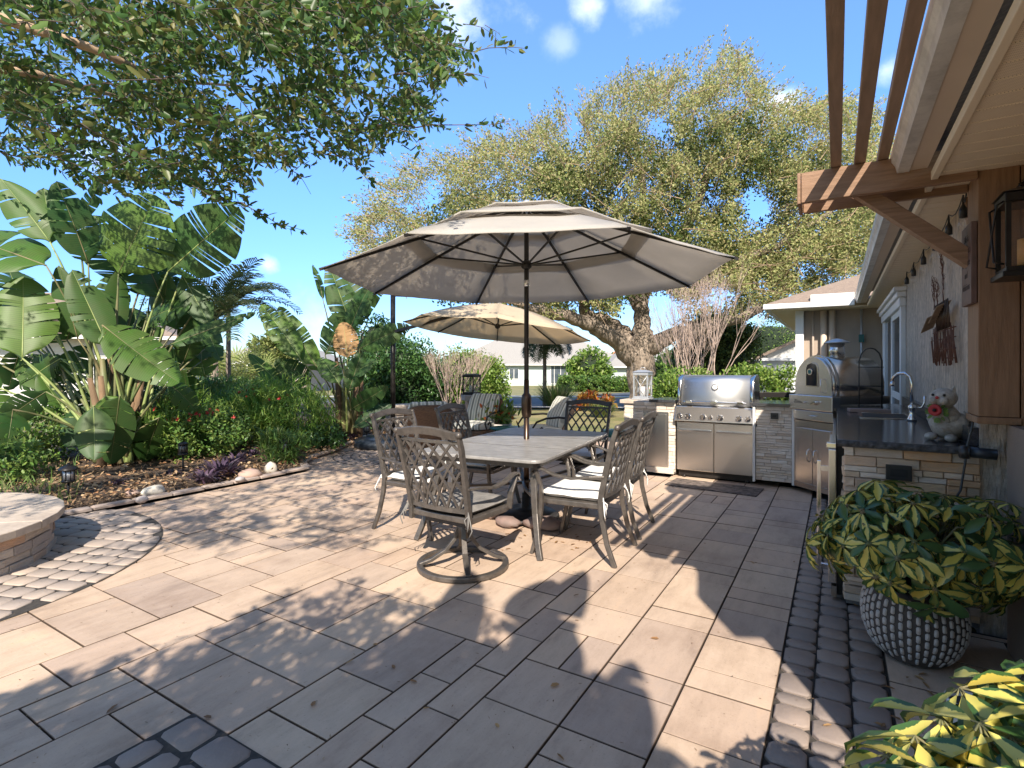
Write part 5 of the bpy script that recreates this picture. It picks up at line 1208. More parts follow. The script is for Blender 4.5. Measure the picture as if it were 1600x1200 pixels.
def banana_plant(name,label,base,leaves,stems,depth,spread=.5,extra=0,dead=()):
    """leaves: (px0,py0,px1,py1,width_px,tears,depth offset)"""
    t=thing(name,label,'plant',base); o0=Vector(base)
    camv=Vector((0,0,CH))
    ws=Vector((0,0,0))
    for i,(x0,y0,x1,y1,wp,tr,do) in enumerate(leaves):
        b=MB();rb=MB(); d=depth+do; p0=at(x0,y0,d); p1=at(x1,y1,d+U(-.35,.35)); w=wp/FPX*d*.88
        nn=(camv-p0).normalized()+Vector((U(-.5,.5),U(-.5,.5),U(0,.7)))
        leafblade(b,rb,p0-o0,p1-o0,w*1.08,nn,droop=0.05,tears=tr+4,tearw=.15,curl=U(-.1,.1))
        if i in dead: mt=m_brownleaf
        else: mt=m_ban
        lf=b.build('leaf',mt,t); 
        # stalk
        q0=Vector((U(-.28,.28)*spread*2,U(-.28,.28)*spread*2,.1)); q1=p0-o0; m=q0.lerp(q1,.55)+Vector((q0.x-q1.x,q0.y-q1.y,0))*-.0+Vector((0,0,.18*(q1-q0).length)); m=q0.lerp(m,.9)
        pts=[q0*(1-u)**2+m*2*u*(1-u)+q1*u*u for u in [k/9 for k in range(10)]]
        rb.sweep(pts,[.05-.032*k/9 for k in range(10)],n=7)
        rb.build('midrib',m_banrib if i%3==0 else m_banstem,lf)
    for k in range(stems):
        a=U(0,2*PI); r=U(.05,.38)*spread*2; h=U(.7,1.7); b=MB(); b.sweep([(r*math.cos(a),r*math.sin(a),-.05),(r*1.1*math.cos(a)+U(-.05,.05),r*1.1*math.sin(a),h*.5),(r*1.5*math.cos(a)+U(-.1,.1),r*1.5*math.sin(a),h)],[.13,.11,.06],n=8); b.build('stem',m_bantrunk if k%2 else m_banstem,t)
    return t
L1=[(78,378,0,272,62,2,0),(72,415,-90,352,120,2,-.3),(138,412,88,276,62,3,0),(80,382,68,288,52,1,.2),(122,345,160,272,28,0,.3),(185,428,244,298,150,9,.1),(262,425,374,318,110,10,.1),(190,440,146,330,80,5,.4),(255,470,196,350,90,8,.5),
(170,545,112,414,60,1,-.2),(122,530,92,408,42,0,.1),(178,530,186,412,38,0,.2),(35,560,36,425,100,9,-.4),(160,508,280,592,84,4,-.5),(187,618,172,720,62,3,-.6),(146,634,147,715,56,2,-.7),(72,612,-5,662,48,3,-.3),(245,505,262,425,62,2,.6),(285,430,328,505,46,1,.4),
(262,540,400,482,34,3,-.1),(228,500,300,470,55,5,.5),(60,470,-20,520,80,6,.1),(205,515,150,470,50,2,.5),(265,600,310,640,40,2,.2),(95,560,30,600,50,3,.4),(230,420,290,372,60,8,.6),(20,640,5,720,55,3,-.5),(100,640,60,580,36,1,.5),(215,560,245,480,40,2,.7),(310,480,345,560,40,3,.5)]
L1+=[(lambda x,y:(x+U(-40,40),y+U(40,90),x,y,U(40,75),rng.randint(1,7),U(.4,1.6)))(U(-60,330),U(400,600)) for _ in range(26)]+[(lambda x,y:(x+U(-30,30),y-U(10,30),x,y+40,U(35,60),rng.randint(1,5),U(-.2,1.2)))(U(-40,230),U(560,680)) for _ in range(12)]
BP=gp(190,733); banana_plant('bird_of_paradise','tall clump of giant bird of paradise with broad torn leaves beside the fire pit',(BP.x,BP.y,.02),L1,12,7.0)
L2=[(470,562,408,470,46,10,0),(500,582,436,472,40,8,.2),(508,555,548,472,48,6,0),(552,520,514,408,50,7,.3),(545,520,580,440,44,5,.2),(562,545,640,505,40,7,-.2),(543,560,536,500,44,12,0),(548,640,606,600,34,2,-.4),(545,612,566,545,34,1,-.3),(470,640,388,545,34,6,0),(505,470,488,410,14,0,.1),(552,668,612,628,30,2,-.5),(530,600,500,556,36,4,-.3),(486,600,430,560,44,9,.3),(520,520,600,440,40,6,.5),(540,590,590,560,30,2,-.2),(575,500,540,430,36,5,.6),(500,640,460,600,30,3,-.2)]
B2=gp(545,690); banana_plant('bird_of_paradise','smaller bird of paradise clump with a dead brown leaf left of the umbrella post',(B2.x,B2.y,.02),L2,8,9.4,.4,dead=(6,))
# ================= palms =================
def frond(mb,base,ang,L,elev,droop,nl=26,ll=.42,w=.042,vee=.35):
    d=Vector((math.cos(ang)*math.cos(elev),math.sin(ang)*math.cos(elev),math.sin(elev))); P=[];p=Vector(base)
    k=12
    for i in range(k+1):
        P.append(p.copy()); e=elev-droop*(i/k)**1.3; p=p+Vector((math.cos(ang)*math.cos(e),math.sin(ang)*math.cos(e),math.sin(e)))*(L/k)
    mb.rnd=rng.random(); mb.sweep(P,[.022*(1-.8*i/k) for i in range(k+1)],n=4)
    side=Vector((-math.sin(ang),math.cos(ang),0))
    for i in range(nl):
        u=.12+.88*i/nl; f=u*k; a=int(f); q=P[a].lerp(P[min(k,a+1)],f-a); t=(P[min(k,a+1)]-P[max(0,a-1)]).normalized()
        l=ll*(math.sin(PI*min(1,u*.85+.12))**.6)*U(.85,1.1)
        for s in (-1,1):
            up=side.cross(t)*s; dd=(side*s*1.0+t*.75+Vector((0,0,vee))+Vector((U(-.1,.1),U(-.1,.1),U(-.15,.1)))).normalized()
            m=q+dd*l*.55; e=q+dd*l+Vector((0,0,-l*.28)); wv=t*w
            mb.rnd=rng.random(); mb.add([q-wv*.3,q+wv*.3,m+wv*.5,m-wv*.5,e],[(0,1,2,3),(3,2,4)],True)
def palm(name,label,loc,h,nf,L,mt,trunk_r=.07,ll=.42,cat='palm',group=None,elev=(20,75),lean=0):
    t=thing(name,label,cat,loc,0,group); top=Vector((lean,0,h))
    b=MB(); b.sweep([(0,0,-.3),(lean*.2,0,h*.4),top],[trunk_r*2.3,trunk_r*2,trunk_r*1.7],n=10); b.build('trunk',m_bark,t)
    b=MB()
    for i in range(nf): frond(b,top,2*PI*i/nf*2.4+U(-.2,.2),L*U(.85,1.1),R(U(*elev)),R(U(60,110)),ll=ll)
    b.build('crown',mt,t)
    return t
for i,(px,d,h,lb) in enumerate(((323,12.2,2.3,'left'),(337,11.8,2.4,'mid'),(357,12.4,2.7,'right'))):
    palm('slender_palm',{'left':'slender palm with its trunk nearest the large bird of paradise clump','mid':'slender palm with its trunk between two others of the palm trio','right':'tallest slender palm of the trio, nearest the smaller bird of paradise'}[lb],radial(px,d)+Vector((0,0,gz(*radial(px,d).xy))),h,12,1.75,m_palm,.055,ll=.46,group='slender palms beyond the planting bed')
p=radial(851,20); palm('cabbage_palm','small palm with drooping fronds at the roadside under the cream umbrella',(p.x,p.y,gz(p.x,p.y)),2.45,30,1.25,m_palm,.075,ll=.42,elev=(-20,55))
# ================= generic shrubs =================
def shrub(name,label,c,size,n,ll,mt,cat='shrub',group=None,tpl='oval',flat=False,clump=.3,ncl=None,z0=None,wr=.5,up=.3,box=False,core=True,stem=True,rot=0,extra=None):
    """leafy mass: leaves packed in clumps near the surface of an ellipsoid or box"""
    t=thing(name,label,cat,(c[0],c[1],c[2]),rot,group); sx,sy,sz=size
    ncl=ncl or max(10,int(sx*sy*sz*40)); C_=[]
    while len(C_)<ncl:
        v=np.array([U(-1,1),U(-1,1),U(-1,1)])
        if box:
            q=np.max(np.abs(v)); 
            if q<.72: continue
        else:
            q=np.linalg.norm(v)
            if q>1 or q<.62: continue
        C_.append([v[0]*sx/2,v[1]*sy/2,sz/2+v[2]*sz/2*.92])
    per=max(4,n//ncl); P,d=clumps(C_,clump*min(sx,sy,sz)*.5+.05,per); P=P[P[:,2]>-.02]; d=d[:len(P)]
    D=unit(len(P))+d*.8; D[:,2]+=up; Nn=unit(len(P))*.6+[0,0,1]
    leafcloud('foliage',P,D,Nn,NR.uniform(.7,1.25,len(P))*ll,NR.uniform(.8,1.2,len(P))*ll*wr,tpl,mt,t)
    if core:
        b=MB()
        for k in range(14):
            a=U(0,2*PI); r=U(0,.3); b.sweep([(math.cos(a)*r*sx*.25,math.sin(a)*r*sy*.25,-.1),(math.cos(a)*sx*.18,math.sin(a)*sy*.18,sz*.45),(math.cos(a+.4)*sx*.36,math.sin(a+.4)*sy*.36,sz*.85)],[.03,.02,.008],n=5)
        b.build('branches',m_bark,t)
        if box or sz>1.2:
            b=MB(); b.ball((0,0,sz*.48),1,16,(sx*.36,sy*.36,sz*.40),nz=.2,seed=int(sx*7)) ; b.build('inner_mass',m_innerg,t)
    if extra: extra(t,size)
    return t
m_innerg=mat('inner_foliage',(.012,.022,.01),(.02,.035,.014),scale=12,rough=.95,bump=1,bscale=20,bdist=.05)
def ground_at(px,d): p=radial(px,d); return Vector((p.x,p.y,gz(p.x,p.y)-.07))
shrub('hedge','tall dark green hedge behind the side-post umbrella',ground_at(628,13.0),(2.1,1.8,2.15),16000,.085,m_hedged,'hedge',box=False,ncl=190)
shrub('shrub','dark leafy bush rising above the hedge behind the smaller bird of paradise',ground_at(590,15.0),(1.9,1.6,2.9),7000,.10,m_hedged,'bush',ncl=110)
shrub('hedge','bright lime green rounded hedge behind the black lantern',ground_at(733,13.6),(1.9,1.6,1.95),15000,.085,m_hedgel,'hedge',ncl=180)
shrub('hedge','clipped light green hedge behind the grill',ground_at(1130,9.6),(2.1,.9,1.42),13000,.07,m_hedgel,'hedge',box=True,ncl=200,rot=R(8))
shrub('hedge','loose light green bush right of the silver lantern',ground_at(1050,10.0),(.75,.8,1.42),5000,.07,m_hedgel,'hedge',ncl=90)
shrub('shrub','small green bush between the grill hedge and the pizza oven',ground_at(1213,9.2),(.6,.6,.98),3000,.07,m_greens,'bush',ncl=60)
shrub('hedge','low clipped hedge across the street in front of the grey roofed house',ground_at(934,42),(6.0,1.6,1.15),9000,.2,m_greens,'hedge',box=True,ncl=260,rot=YAW)
shrub('shrub','round yellow green tree in front of the grey roofed house',ground_at(921,44),(3.6,3.2,3.4),5000,.3,m_hedgel,'bush',ncl=120)
shrub('shrub','small lime bush by the white window bays across the street',ground_at(884,48),(1.6,1.2,.9),900,.25,m_hedgel,'bush',ncl=30)
shrub('croton','orange and dark red croton bush beside the silver lantern',ground_at(928,18),(1.2,1.1,.55),1300,.18,m_croton,'bush',tpl='oval',ncl=40,wr=.4)
shrub('croton','bright orange croton between the silver lantern and the light hedge',ground_at(1014,16),(.7,.7,.72),900,.2,m_croton,'bush',ncl=26,wr=.4)
def tuft(name,label,c,r,h,n,mt,cat='grass',w=.012,group=None,arch=1.0,stem=None,tpl='strap',kind=None):
    t=thing(name,label,cat,c,0,group)
    a=NR.uniform(0,2*PI,n); rr=NR.rand(n)**.5*r*.35; P=np.stack([np.cos(a)*rr,np.sin(a)*rr,np.zeros(n)],1)
    D=np.stack([np.cos(a)*arch,np.sin(a)*arch,NR.uniform(.6,2.2,n)],1)+unit(n)*.2; Nn=np.stack([-np.cos(a)*.5,-np.sin(a)*.5,np.ones(n)],1)
    leafcloud('blades',P,D,Nn,NR.uniform(.6,1.1,n)*h,np.full(n,w),tpl,mt,t)
    return t
tuft('ornamental_grass','clump of pale ornamental grass below the orange croton',ground_at(940,15.5),.7,.55,500,m_grass,w=.02)
tuft('ornamental_grass','dry grass clump at the foot of the roadside palm',ground_at(868,19.5),.8,1.1,400,m_grass,w=.03)
# crape myrtles (bare, upright)
def crape(label,px,d,h,n,r,k=3):
    t=thing('crape_myrtle',label,'tree',ground_at(px,d),0,'bare crape myrtles'); b=MB()
    def grow(p,dr,L,rad,lev):
        q=p+dr*L; b.sweep([p,(p+q)/2+Vector((U(-.02,.02),U(-.02,.02),0))*L,q],[rad*2,rad*1.7,rad*1.3],n=5,cap=False)
        if lev>0:
            for _ in range(k): grow(q,(dr+Vector((U(-.38,.38),U(-.38,.38),U(0,.3)))).normalized(),L*U(.6,.85),rad*.55,lev-1)
    for i in range(n):
        a=2*PI*i/n+U(-.3,.3); grow(Vector((math.cos(a)*.08,math.sin(a)*.08,-.1)),Vector((math.cos(a)*U(.1,r),math.sin(a)*U(.1,r),1)).normalized(),h*.36,.022,4)
    b.build('branches',m_twig,t)
    return t
crape('tall bare crape myrtle with many upright twigs behind the grill',1093,10.8,3.1,7,.30)
crape('shorter bare crape myrtle left of the taller one near the street signs',1062,11.8,2.4,5,.28)
crape('small bare crape myrtle in front of the lime green hedge',715,11.8,1.8,7,.34)
# ================= ground cover and low plants =================
def patch(name,label,cx,cy,size,n,ll,mt,cat,z=.05,**k): return shrub(name,label,(cx,cy,z),size,n,ll,mt,cat,core=False,**k)
def pt(px,py): p=gp(px,py); return p.x,p.y
def redflowers(t,size):
    n=26; P=[];
    for i in range(n):
        a=U(0,2*PI);r=U(.1,.5); P.append((math.cos(a)*r*size[0]*.9,math.sin(a)*r*size[1]*.9,size[2]*(1.02-r*.5)))
    P=np.repeat(np.array(P),7,axis=0); leafcloud('flowers',P,unit(len(P))+[0,0,.3],unit(len(P)),.035,.03,'oval',m_red,t)
for i,(px,d,s,mt,lb,fx,tp) in enumerate((
 (262,7.9,(1.3,1.2,.95),m_ferns,'bright green flowering groundcover mound beside the slim path light',redflowers,'strap'),
 (318,7.7,(1.2,1.1,.75),m_greens,'low flowering groundcover mound at the middle of the planting bed',redflowers,'oval'),
 (345,9.2,(1.6,1.3,1.05),m_greens,'large dark green mound behind the flowering groundcover',None,'strap'),
 (400,9.0,(1.5,1.3,1.05),m_ferns,'feathery green fern mound with red flowers at the middle of the bed',redflowers,'strap'),
 (455,8.9,(1.5,1.3,1.10),m_ferns,'rounded feathery fern mound nearest the smaller bird of paradise',None,'strap'),
 (300,10.5,(1.8,1.4,1.2),m_hedged,'dark bush at the foot of the slender palms',None,'oval'),
 (395,11.2,(2.2,1.4,1.2),m_greens,'green bush between the slender palms and the smaller bird of paradise',None,'oval'),
 (440,7.45,(.55,.5,.42),m_greens,'small bushy plant beside the path light at the bed corner',None,'strap'),
 (60,7.6,(1.5,1.2,.8),m_greens,'loose green bush behind the fire pit',None,'oval'),
 (20,6.2,(.9,.8,.5),m_greens,'grassy green tuft behind the fire pit',None,'oval'),
 (505,8.6,(.7,.6,.4),m_hedged,'low dark plant at the curve of the bed edging',None,'oval'),
 (612,10.9,(1.0,.8,.5),m_greens,'low leafy plant at the foot of the side-post umbrella',None,'oval'),
 (225,8.8,(1.3,1.1,1.1),m_hedged,'dark leafy bush directly behind the large bird of paradise clump',None,'oval'))):
    c=radial(px,d); patch('garden_shrub',lb,c.x,c.y,s,4200 if s[0]>1 else 1300,.15 if tp=='strap' else .06,mt,'shrub',tpl=tp,wr=.10 if tp=='strap' else .5,ncl=60 if s[0]>1 else 22,group='groundcover shrubs in the planting bed',extra=fx,up=.7 if tp=='strap' else .3)
for i,(px,py,r,n,lb) in enumerate(((345,752,.30,150,'purple heart plant spreading at the patio edge in the middle of the bed'),(320,762,.22,90,'purple heart plant beside the largest cream stone'),(183,768,.13,22,'single small purple plant in the mulch near the reddish stone'),(268,752,.13,30,'small purple plant behind the largest cream stone'),(368,735,.25,80,'purple plant behind the flat reddish rock'),(520,694,.30,160,'dark purple plants at the foot of the smaller bird of paradise'),(548,692,.25,140,'pinkish purple plants beside the umbrella weight tank'),(395,722,.2,60,'purple plant under the fern mound'))):
    x,y=pt(px,py); tuft('purple_heart_plant',lb,(x,y,.06),r,r*.9,n,m_purple,'plant',w=.028,group='purple heart plants at the bed edge',arch=1.3)
def wildgrass():
    n=900; P=[];D=[]
    for i in range(n):
        px=U(-60,110); p=gp(px,U(748,800)); P.append((p.x,p.y,.03)); a=U(0,6.3); D.append((math.cos(a)*.5,math.sin(a)*.5,1))
    leafcloud('foliage',P,D,unit(n),NR.uniform(.12,.32,n),.012,'strap',m_grass)
    return bpy.data.objects['foliage']
o=leafcloud('dry_grass_cover',[ (lambda p:(p.x,p.y,.03))(gp(U(-60,120),U(735,795))) for _ in range(420)],unit(420)*.6+[0,0,1.],unit(420),NR.uniform(.10,.26,420),.012,'strap',m_grass); tag(o,'thin grass and dry stalks growing in the bed behind the fire pit','grass',kind='stuff')
# fallen leaves on the patio
fl=[]
for (px,py) in ((1100,850),(860,1075),(1172,878),(870,1180),(660,1110),(616,1048),(185,1102),(487,1107),(140,905),(1180,880),(780,1140),(905,972),(1300,1135),(1385,1010),(905,930),(540,1040),(640,1065),(1030,1000),(1240,880),(330,1125),(1400,1080),(700,862),(590,1010),(1340,950),(1420,1060)):
    p=gp(px,py); fl.append((p.x,p.y,.008))
for i in range(30): p=gp(U(780,930),U(835,860)); fl.append((p.x,p.y,.006))
for i in range(36): fl.append((U(.1,.7),U(2.2,3.6),.008))
D=unit(len(fl)); D[:,2]*=.1; o=leafcloud('fallen_leaves',fl,D,np.tile([0,0,1.],(len(fl),1))+unit(len(fl))*.25,NR.uniform(.02,.055,len(fl)),NR.uniform(.01,.022,len(fl)),'oval',m_brownleaf); tag(o,'scattered dry fallen leaves on the paving','leaves',kind='stuff')
dbp=[]
for i in range(1500):
    x,y=U(-6,.15),U(.6,6.8)**1.0; dbp.append((x,y,.004))
n=len(dbp); D=unit(n); D[:,2]*=.05; o=leafcloud('paving_debris',dbp,D,np.tile([0,0,1.],(n,1))+unit(n)*.15,NR.uniform(.006,.022,n),NR.uniform(.002,.006,n),'dia',m_chip); tag(o,'tiny twigs and bark crumbs scattered over the paving','debris',kind='stuff')
# ================= schefflera =================
def schefflera(name,label,loc,rosettes,ll,group='variegated umbrella shrubs',root=(0,0,.4)):
    t=thing(name,label,'plant',loc,0,group); P=[];D=[];Nn=[];Ls=[];Rn=[]; b=MB()
    for (c,nrm,sc) in rosettes:
        c=Vector(c); nrm=Vector(nrm).normalized(); a=nrm.cross(Vector((.2,.1,1))); a.normalize(); bb=nrm.cross(a); k=rng.randint(6,9); ph=U(0,6); rn=rng.random()
        for i in range(k):
            an=ph+2*PI*i/k+U(-.15,.15); dr=a*math.cos(an)+bb*math.sin(an); dr=(dr-nrm*U(-.05,.75)+Vector((0,0,-.15))).normalized()
            P.append(c+dr*.012); D.append(dr); Nn.append(nrm+dr*.3); Ls.append(ll*sc*U(.75,1.2)); Rn.append(min(1,max(0,rn*.75+U(-.15,.4))))
            b.sweep([c,c+dr*.014],.004,n=4,cap=False)
        r0=Vector(root)+Vector((U(-.06,.06),U(-.06,.06),0)); m=r0.lerp(c,.6)+Vector((0,0,.06)); m2=c-nrm*.10
        b.sweep([r0,m,m2,c],[.012,.009,.006,.004],n=5,cap=False)
    Ls=np.array(Ls); leafcloud('foliage',P,D,Nn,Ls,Ls*.42,'sch',m_sch,t,rnd=Rn); b.build('stems',m_schstem,t)
    return t
# shrub in the big planter
ros=[]; c0=Vector((.03,.05,.55))
for i in range(200):
    while True:
        v=Vector((U(-1,1),U(-1,1),U(-1,1)))
        if .45<v.length<1.0: break
    v2=Vector((v.x*.50,v.y*.44,v.z*.29)); v2*=1+.22*mnoise.noise(v*2.3); q=c0+v2; 
    if q.z<.27 or (q.z<.36 and v.xy.length<.6): continue
    ros.append((q,(v+Vector((0,0,.35))+Vector((U(-.3,.3),U(-.3,.3),0))),U(.8,1.25)))
schefflera('variegated_schefflera','yellow and green variegated shrub spilling from the textured planter',tuple(potloc),ros,.092)
# foreground shrub, sunlit
ros=[]
vis=[(1385,1180,.86),(1430,1150,.84),(1470,1120,.88),(1500,1075,.92),(1550,1060,.95),(1590,1080,.95),(1530,1130,.82),(1580,1150,.80),(1450,1200,.76),(1520,1200,.74),(1600,1220,.75),(1400,1230,.78),(1360,1235,.85),(1620,1100,.92),(1560,1110,.9),(1480,1160,.9),(1640,1180,.8),(1555,1230,.72),(1480,1260,.7)]
cb=Vector((.43,.90,0))
for px,py,d in vis:
    q=at(px,py,d)-cb; ros.append((q,(-.25+U(-.4,.4),U(-.5,.3),1+U(-.2,.3)),U(.8,1.05)))
for i in range(130):
    q=Vector((U(-.05,.6),U(-.6,.2),U(.45,1.32))); w=q+cb; x,y,dd=proj(w)
    if dd>.0 and x<1640 and y<1240 and dd<3: continue
    ros.append((q,(U(-.4,.4),U(-.5,.3),1),U(.8,1.2)))
schefflera('variegated_schefflera','sunlit variegated shrub in the near corner beside the small pebble pot',tuple(cb),ros,.10,root=(.15,-.05,.0))
# ================= live oak across the lawn =================
OT=ground_at(1000,17.0); OT=Vector((OT.x,OT.y,OT.z)); OD=17.0
t=thing('live_oak','huge spreading live oak with pale mossy trunk beyond the kitchen counter','tree',OT)
def op_(px,py,d): return at(px,py,d)-OT
b=MB()
def limb(pts,rads,n=10):
    P=[op_(*p) if len(p)==3 else p for p in pts]
    Q=[];RR=[]
    for i in range(len(P)-1):
        for k in range(4):
            u=k/4; Q.append(P[i].lerp(P[i+1],u)+Vector((U(-.05,.05),U(-.05,.05),U(-.05,.05)))); RR.append((rads[i]*(1-u)+rads[i+1]*u)*U(.93,1.08))
    Q.append(P[-1]);RR.append(rads[-1]); b.sweep(Q,[r*2 for r in RR],n=n)
limb([(1003,660,17),(1003,600,17),(998,560,17),(1004,520,17),(1002,495,17.2),(1000,465,17.4),(1010,440,17.6)],[.50,.43,.47,.31,.26,.23,.18])
limb([(990,560,17),(965,535,16.7),(930,510,16.3),(900,497,15.8),(860,490,15.2),(800,470,14.5)],[.36,.27,.23,.2,.17,.08])
limb([(995,548,17),(975,520,17.6),(945,500,18),(915,492,18.2),(915,470,18.2),(905,440,18)],[.34,.24,.2,.2,.2,.14])
limb([(1010,545,17),(1040,527,16.6),(1075,518,16.2),(1110,512,15.8),(1160,495,15.4),(1220,470,15)],[.32,.24,.2,.18,.15,.07])
limb([(1000,480,17.3),(980,440,17.8),(950,380,18.2),(900,300,18.4)],[.25,.2,.16,.08])
limb([(1004,460,17.4),(1030,420,17),(1080,340,17),(1120,240,17)],[.25,.2,.14,.06])
limb([(1000,450,17.5),(1010,380,18),(1000,260,18.4),(990,180,18.5)],[.2,.16,.1,.05])
limb([(1040,440,17),(1120,420,16),(1220,380,15.5),(1300,330,15)],[.2,.15,.1,.05])
limb([(915,470,18),(850,420,17),(760,380,16.5),(680,350,16)],[.18,.14,.1,.05])
b.build('trunk',m_bark,t)
crownpoly=[(545,372),(590,300),(640,262),(700,255),(740,230),(800,225),(850,185),(905,170),(960,130),(1000,118),(1040,135),(1075,95),(1150,82),(1180,130),(1240,150),(1275,175),(1300,160),(1370,170),(1400,240),(1390,330),(1370,410),(1330,425),(1260,440),(1210,478),(1150,480),(1110,455),(1060,470),(1030,450),(980,455),(960,500),(910,470),(860,505),(800,480),(700,470),(600,450),(560,410)]
def crown_pts(n,poly,d0,d1,inner=False):
    out=[]
    xs=[p[0] for p in poly]; ys=[p[1] for p in poly]
    while len(out)<n:
        px,py=U(min(xs),max(xs)),U(min(ys),max(ys))
        if not inpoly(px,py,poly): continue
        if mnoise.noise(Vector((px*.014,py*.014,5)))<-.30: continue
        if mnoise.noise(Vector((px*.035,py*.035,8)))<-.33: continue
        # depth range narrows near the silhouette
        out.append(at(px,py,U(d0,d1)))
    return out
OC=at(960,330,17.5)
def okc(p): return True
C1=crown_pts(2300,crownpoly,13.5,21)
P,d=clumps([tuple(c-OT) for c in C1],NR.uniform(.2,.5,len(C1)),92,.9)
# keep a ragged, airy outline
keep=[]
for i,q in enumerate(P):
    px,py,_=proj(Vector(q)+OT); keep.append(py<462 or (px<1000 and inpoly(px,py,crownpoly)) or inpoly(px,py,crownpoly))
keep=np.array(keep); P=P[keep]; d=d[keep]
rn=NR.rand(len(P))
D=unit(len(P))+d*.5; D[:,2]+=.25
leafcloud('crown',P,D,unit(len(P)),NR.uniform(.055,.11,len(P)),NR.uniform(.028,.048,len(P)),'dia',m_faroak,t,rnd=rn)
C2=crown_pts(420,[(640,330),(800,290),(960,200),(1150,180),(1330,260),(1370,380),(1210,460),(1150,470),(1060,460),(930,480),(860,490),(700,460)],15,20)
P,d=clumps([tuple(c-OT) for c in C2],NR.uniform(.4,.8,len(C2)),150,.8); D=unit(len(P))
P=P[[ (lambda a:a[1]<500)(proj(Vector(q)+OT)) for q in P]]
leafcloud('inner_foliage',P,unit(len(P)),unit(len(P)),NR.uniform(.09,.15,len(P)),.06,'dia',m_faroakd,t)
C3=crown_pts(230,[(1040,395),(1180,380),(1400,320),(1400,430),(1300,480),(1240,505),(1120,495),(1050,470)],14,20)
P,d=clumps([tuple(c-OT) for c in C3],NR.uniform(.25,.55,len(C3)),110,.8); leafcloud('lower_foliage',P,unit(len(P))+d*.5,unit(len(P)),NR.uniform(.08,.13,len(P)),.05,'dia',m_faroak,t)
# outer twigs that break the silhouette
tb=MB(); TP=[];TD=[]
for i in range(420):
    j=rng.randint(0,len(crownpoly)-1); x0,y0=crownpoly[j]; x1,y1=crownpoly[(j+1)%len(crownpoly)]; u=rng.random(); px,py=x0+(x1-x0)*u,y0+(y1-y0)*u
    if py>400 and px>620: continue
    c=at(px,py,U(15,19)); out=(c-OC).normalized(); dr=(out+Vector((U(-.4,.4),U(-.4,.4),U(0,.7)))).normalized(); s=c-out*U(.3,1.0); L=U(.6,1.3)
    pts=[s-OT+dr*(L*k/4)+Vector((U(-.03,.03),U(-.03,.03),0)) for k in range(5)]; tb.sweep(pts,[.03,.022,.016,.012,.006],n=4,cap=False)
    for k in range(34):
        q=pts[0].lerp(pts[-1],.1+.9*rng.random()); TP.append(q+Vector((U(-.10,.10),U(-.10,.10),U(-.10,.10)))); TD.append(dr+Vector((U(-.8,.8),U(-.8,.8),U(-.8,.8))))
for i in range(1500):
    c=rng.choice(C1)-OT; dr=((c+OT-OC).normalized()*.6+Vector((U(-1,1),U(-1,1),U(.0,1)))).normalized(); tb.sweep([c-dr*.5,c-dr*.1+Vector((U(-.06,.06),U(-.06,.06),0)),c+dr*.2+Vector((U(-.06,.06),U(-.06,.06),0)),c+dr*.6],[.028,.022,.016,.006],n=3,cap=False)
tb.build('twigs',m_barkl,t); n=len(TP)
leafcloud('outer_leaves',TP,TD,unit(n),NR.uniform(.07,.12,n),.045,'dia',m_faroak,t)
# hanging foliage below the crown on the kitchen side
def farbush(label,px,py0,py1,w,d,mt,n,name='tree',cat='tree',ll=.14,ncl=90):
    c=radial(px,d); zb=CH-(py1-HZ)/FPX*d; zt=CH-(py0-HZ)/FPX*d; sz=zt-zb
    return shrub(name,label,(c.x,c.y,zb),(w/FPX*d,w/FPX*d*.8,sz),n,ll,mt,cat,ncl=ncl,wr=.5,clump=.32)
farbush('broad dark olive tree behind the crape myrtle and the grill hedge',1118,478,612,120,22,m_faroakd,9000,ll=.16,ncl=120)
farbush('light green tree behind the neighbouring garage',1205,495,600,150,36,m_hedgel,6000,ll=.14)
farbush('pale green bush behind the stop sign',1045,548,615,70,30,m_hedgel,2500,ll=.2,ncl=50)
farbush('low tree line beyond the terracotta roofed house',930,550,575,200,95,m_faroakd,3000,ll=.6,ncl=60)
farbush('rounded tree behind the bird of paradise at the neighbouring lawn',425,520,608,90,26,m_palml,4000,ll=.2,ncl=60)
# sunny palmetto clumps behind the slender palms
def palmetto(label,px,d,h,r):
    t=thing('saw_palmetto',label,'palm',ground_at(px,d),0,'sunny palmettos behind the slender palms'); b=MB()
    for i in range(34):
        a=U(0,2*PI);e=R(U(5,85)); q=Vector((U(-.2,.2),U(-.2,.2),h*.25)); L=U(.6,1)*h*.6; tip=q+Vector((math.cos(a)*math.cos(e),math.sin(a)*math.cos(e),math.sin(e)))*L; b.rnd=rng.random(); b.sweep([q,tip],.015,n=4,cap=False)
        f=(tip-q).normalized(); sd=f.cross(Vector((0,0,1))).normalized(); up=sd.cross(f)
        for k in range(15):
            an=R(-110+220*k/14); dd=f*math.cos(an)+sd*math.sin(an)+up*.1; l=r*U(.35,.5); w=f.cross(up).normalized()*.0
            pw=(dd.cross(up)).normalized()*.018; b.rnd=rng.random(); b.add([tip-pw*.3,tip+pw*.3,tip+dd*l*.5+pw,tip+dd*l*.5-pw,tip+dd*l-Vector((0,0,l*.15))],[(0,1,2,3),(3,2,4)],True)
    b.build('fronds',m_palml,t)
palmetto('sunny palmetto behind the left pair of slender palm trunks',310,15.5,2.2,1.4)
palmetto('sunny palmetto behind the tallest slender palm',365,16.5,2.3,1.5)
palmetto('sunny palmetto between the palms and the distant screened porch',395,17.5,2.0,1.4)
palmetto('sunny palmetto low behind the fern mounds',430,16.5,1.2,1.2)
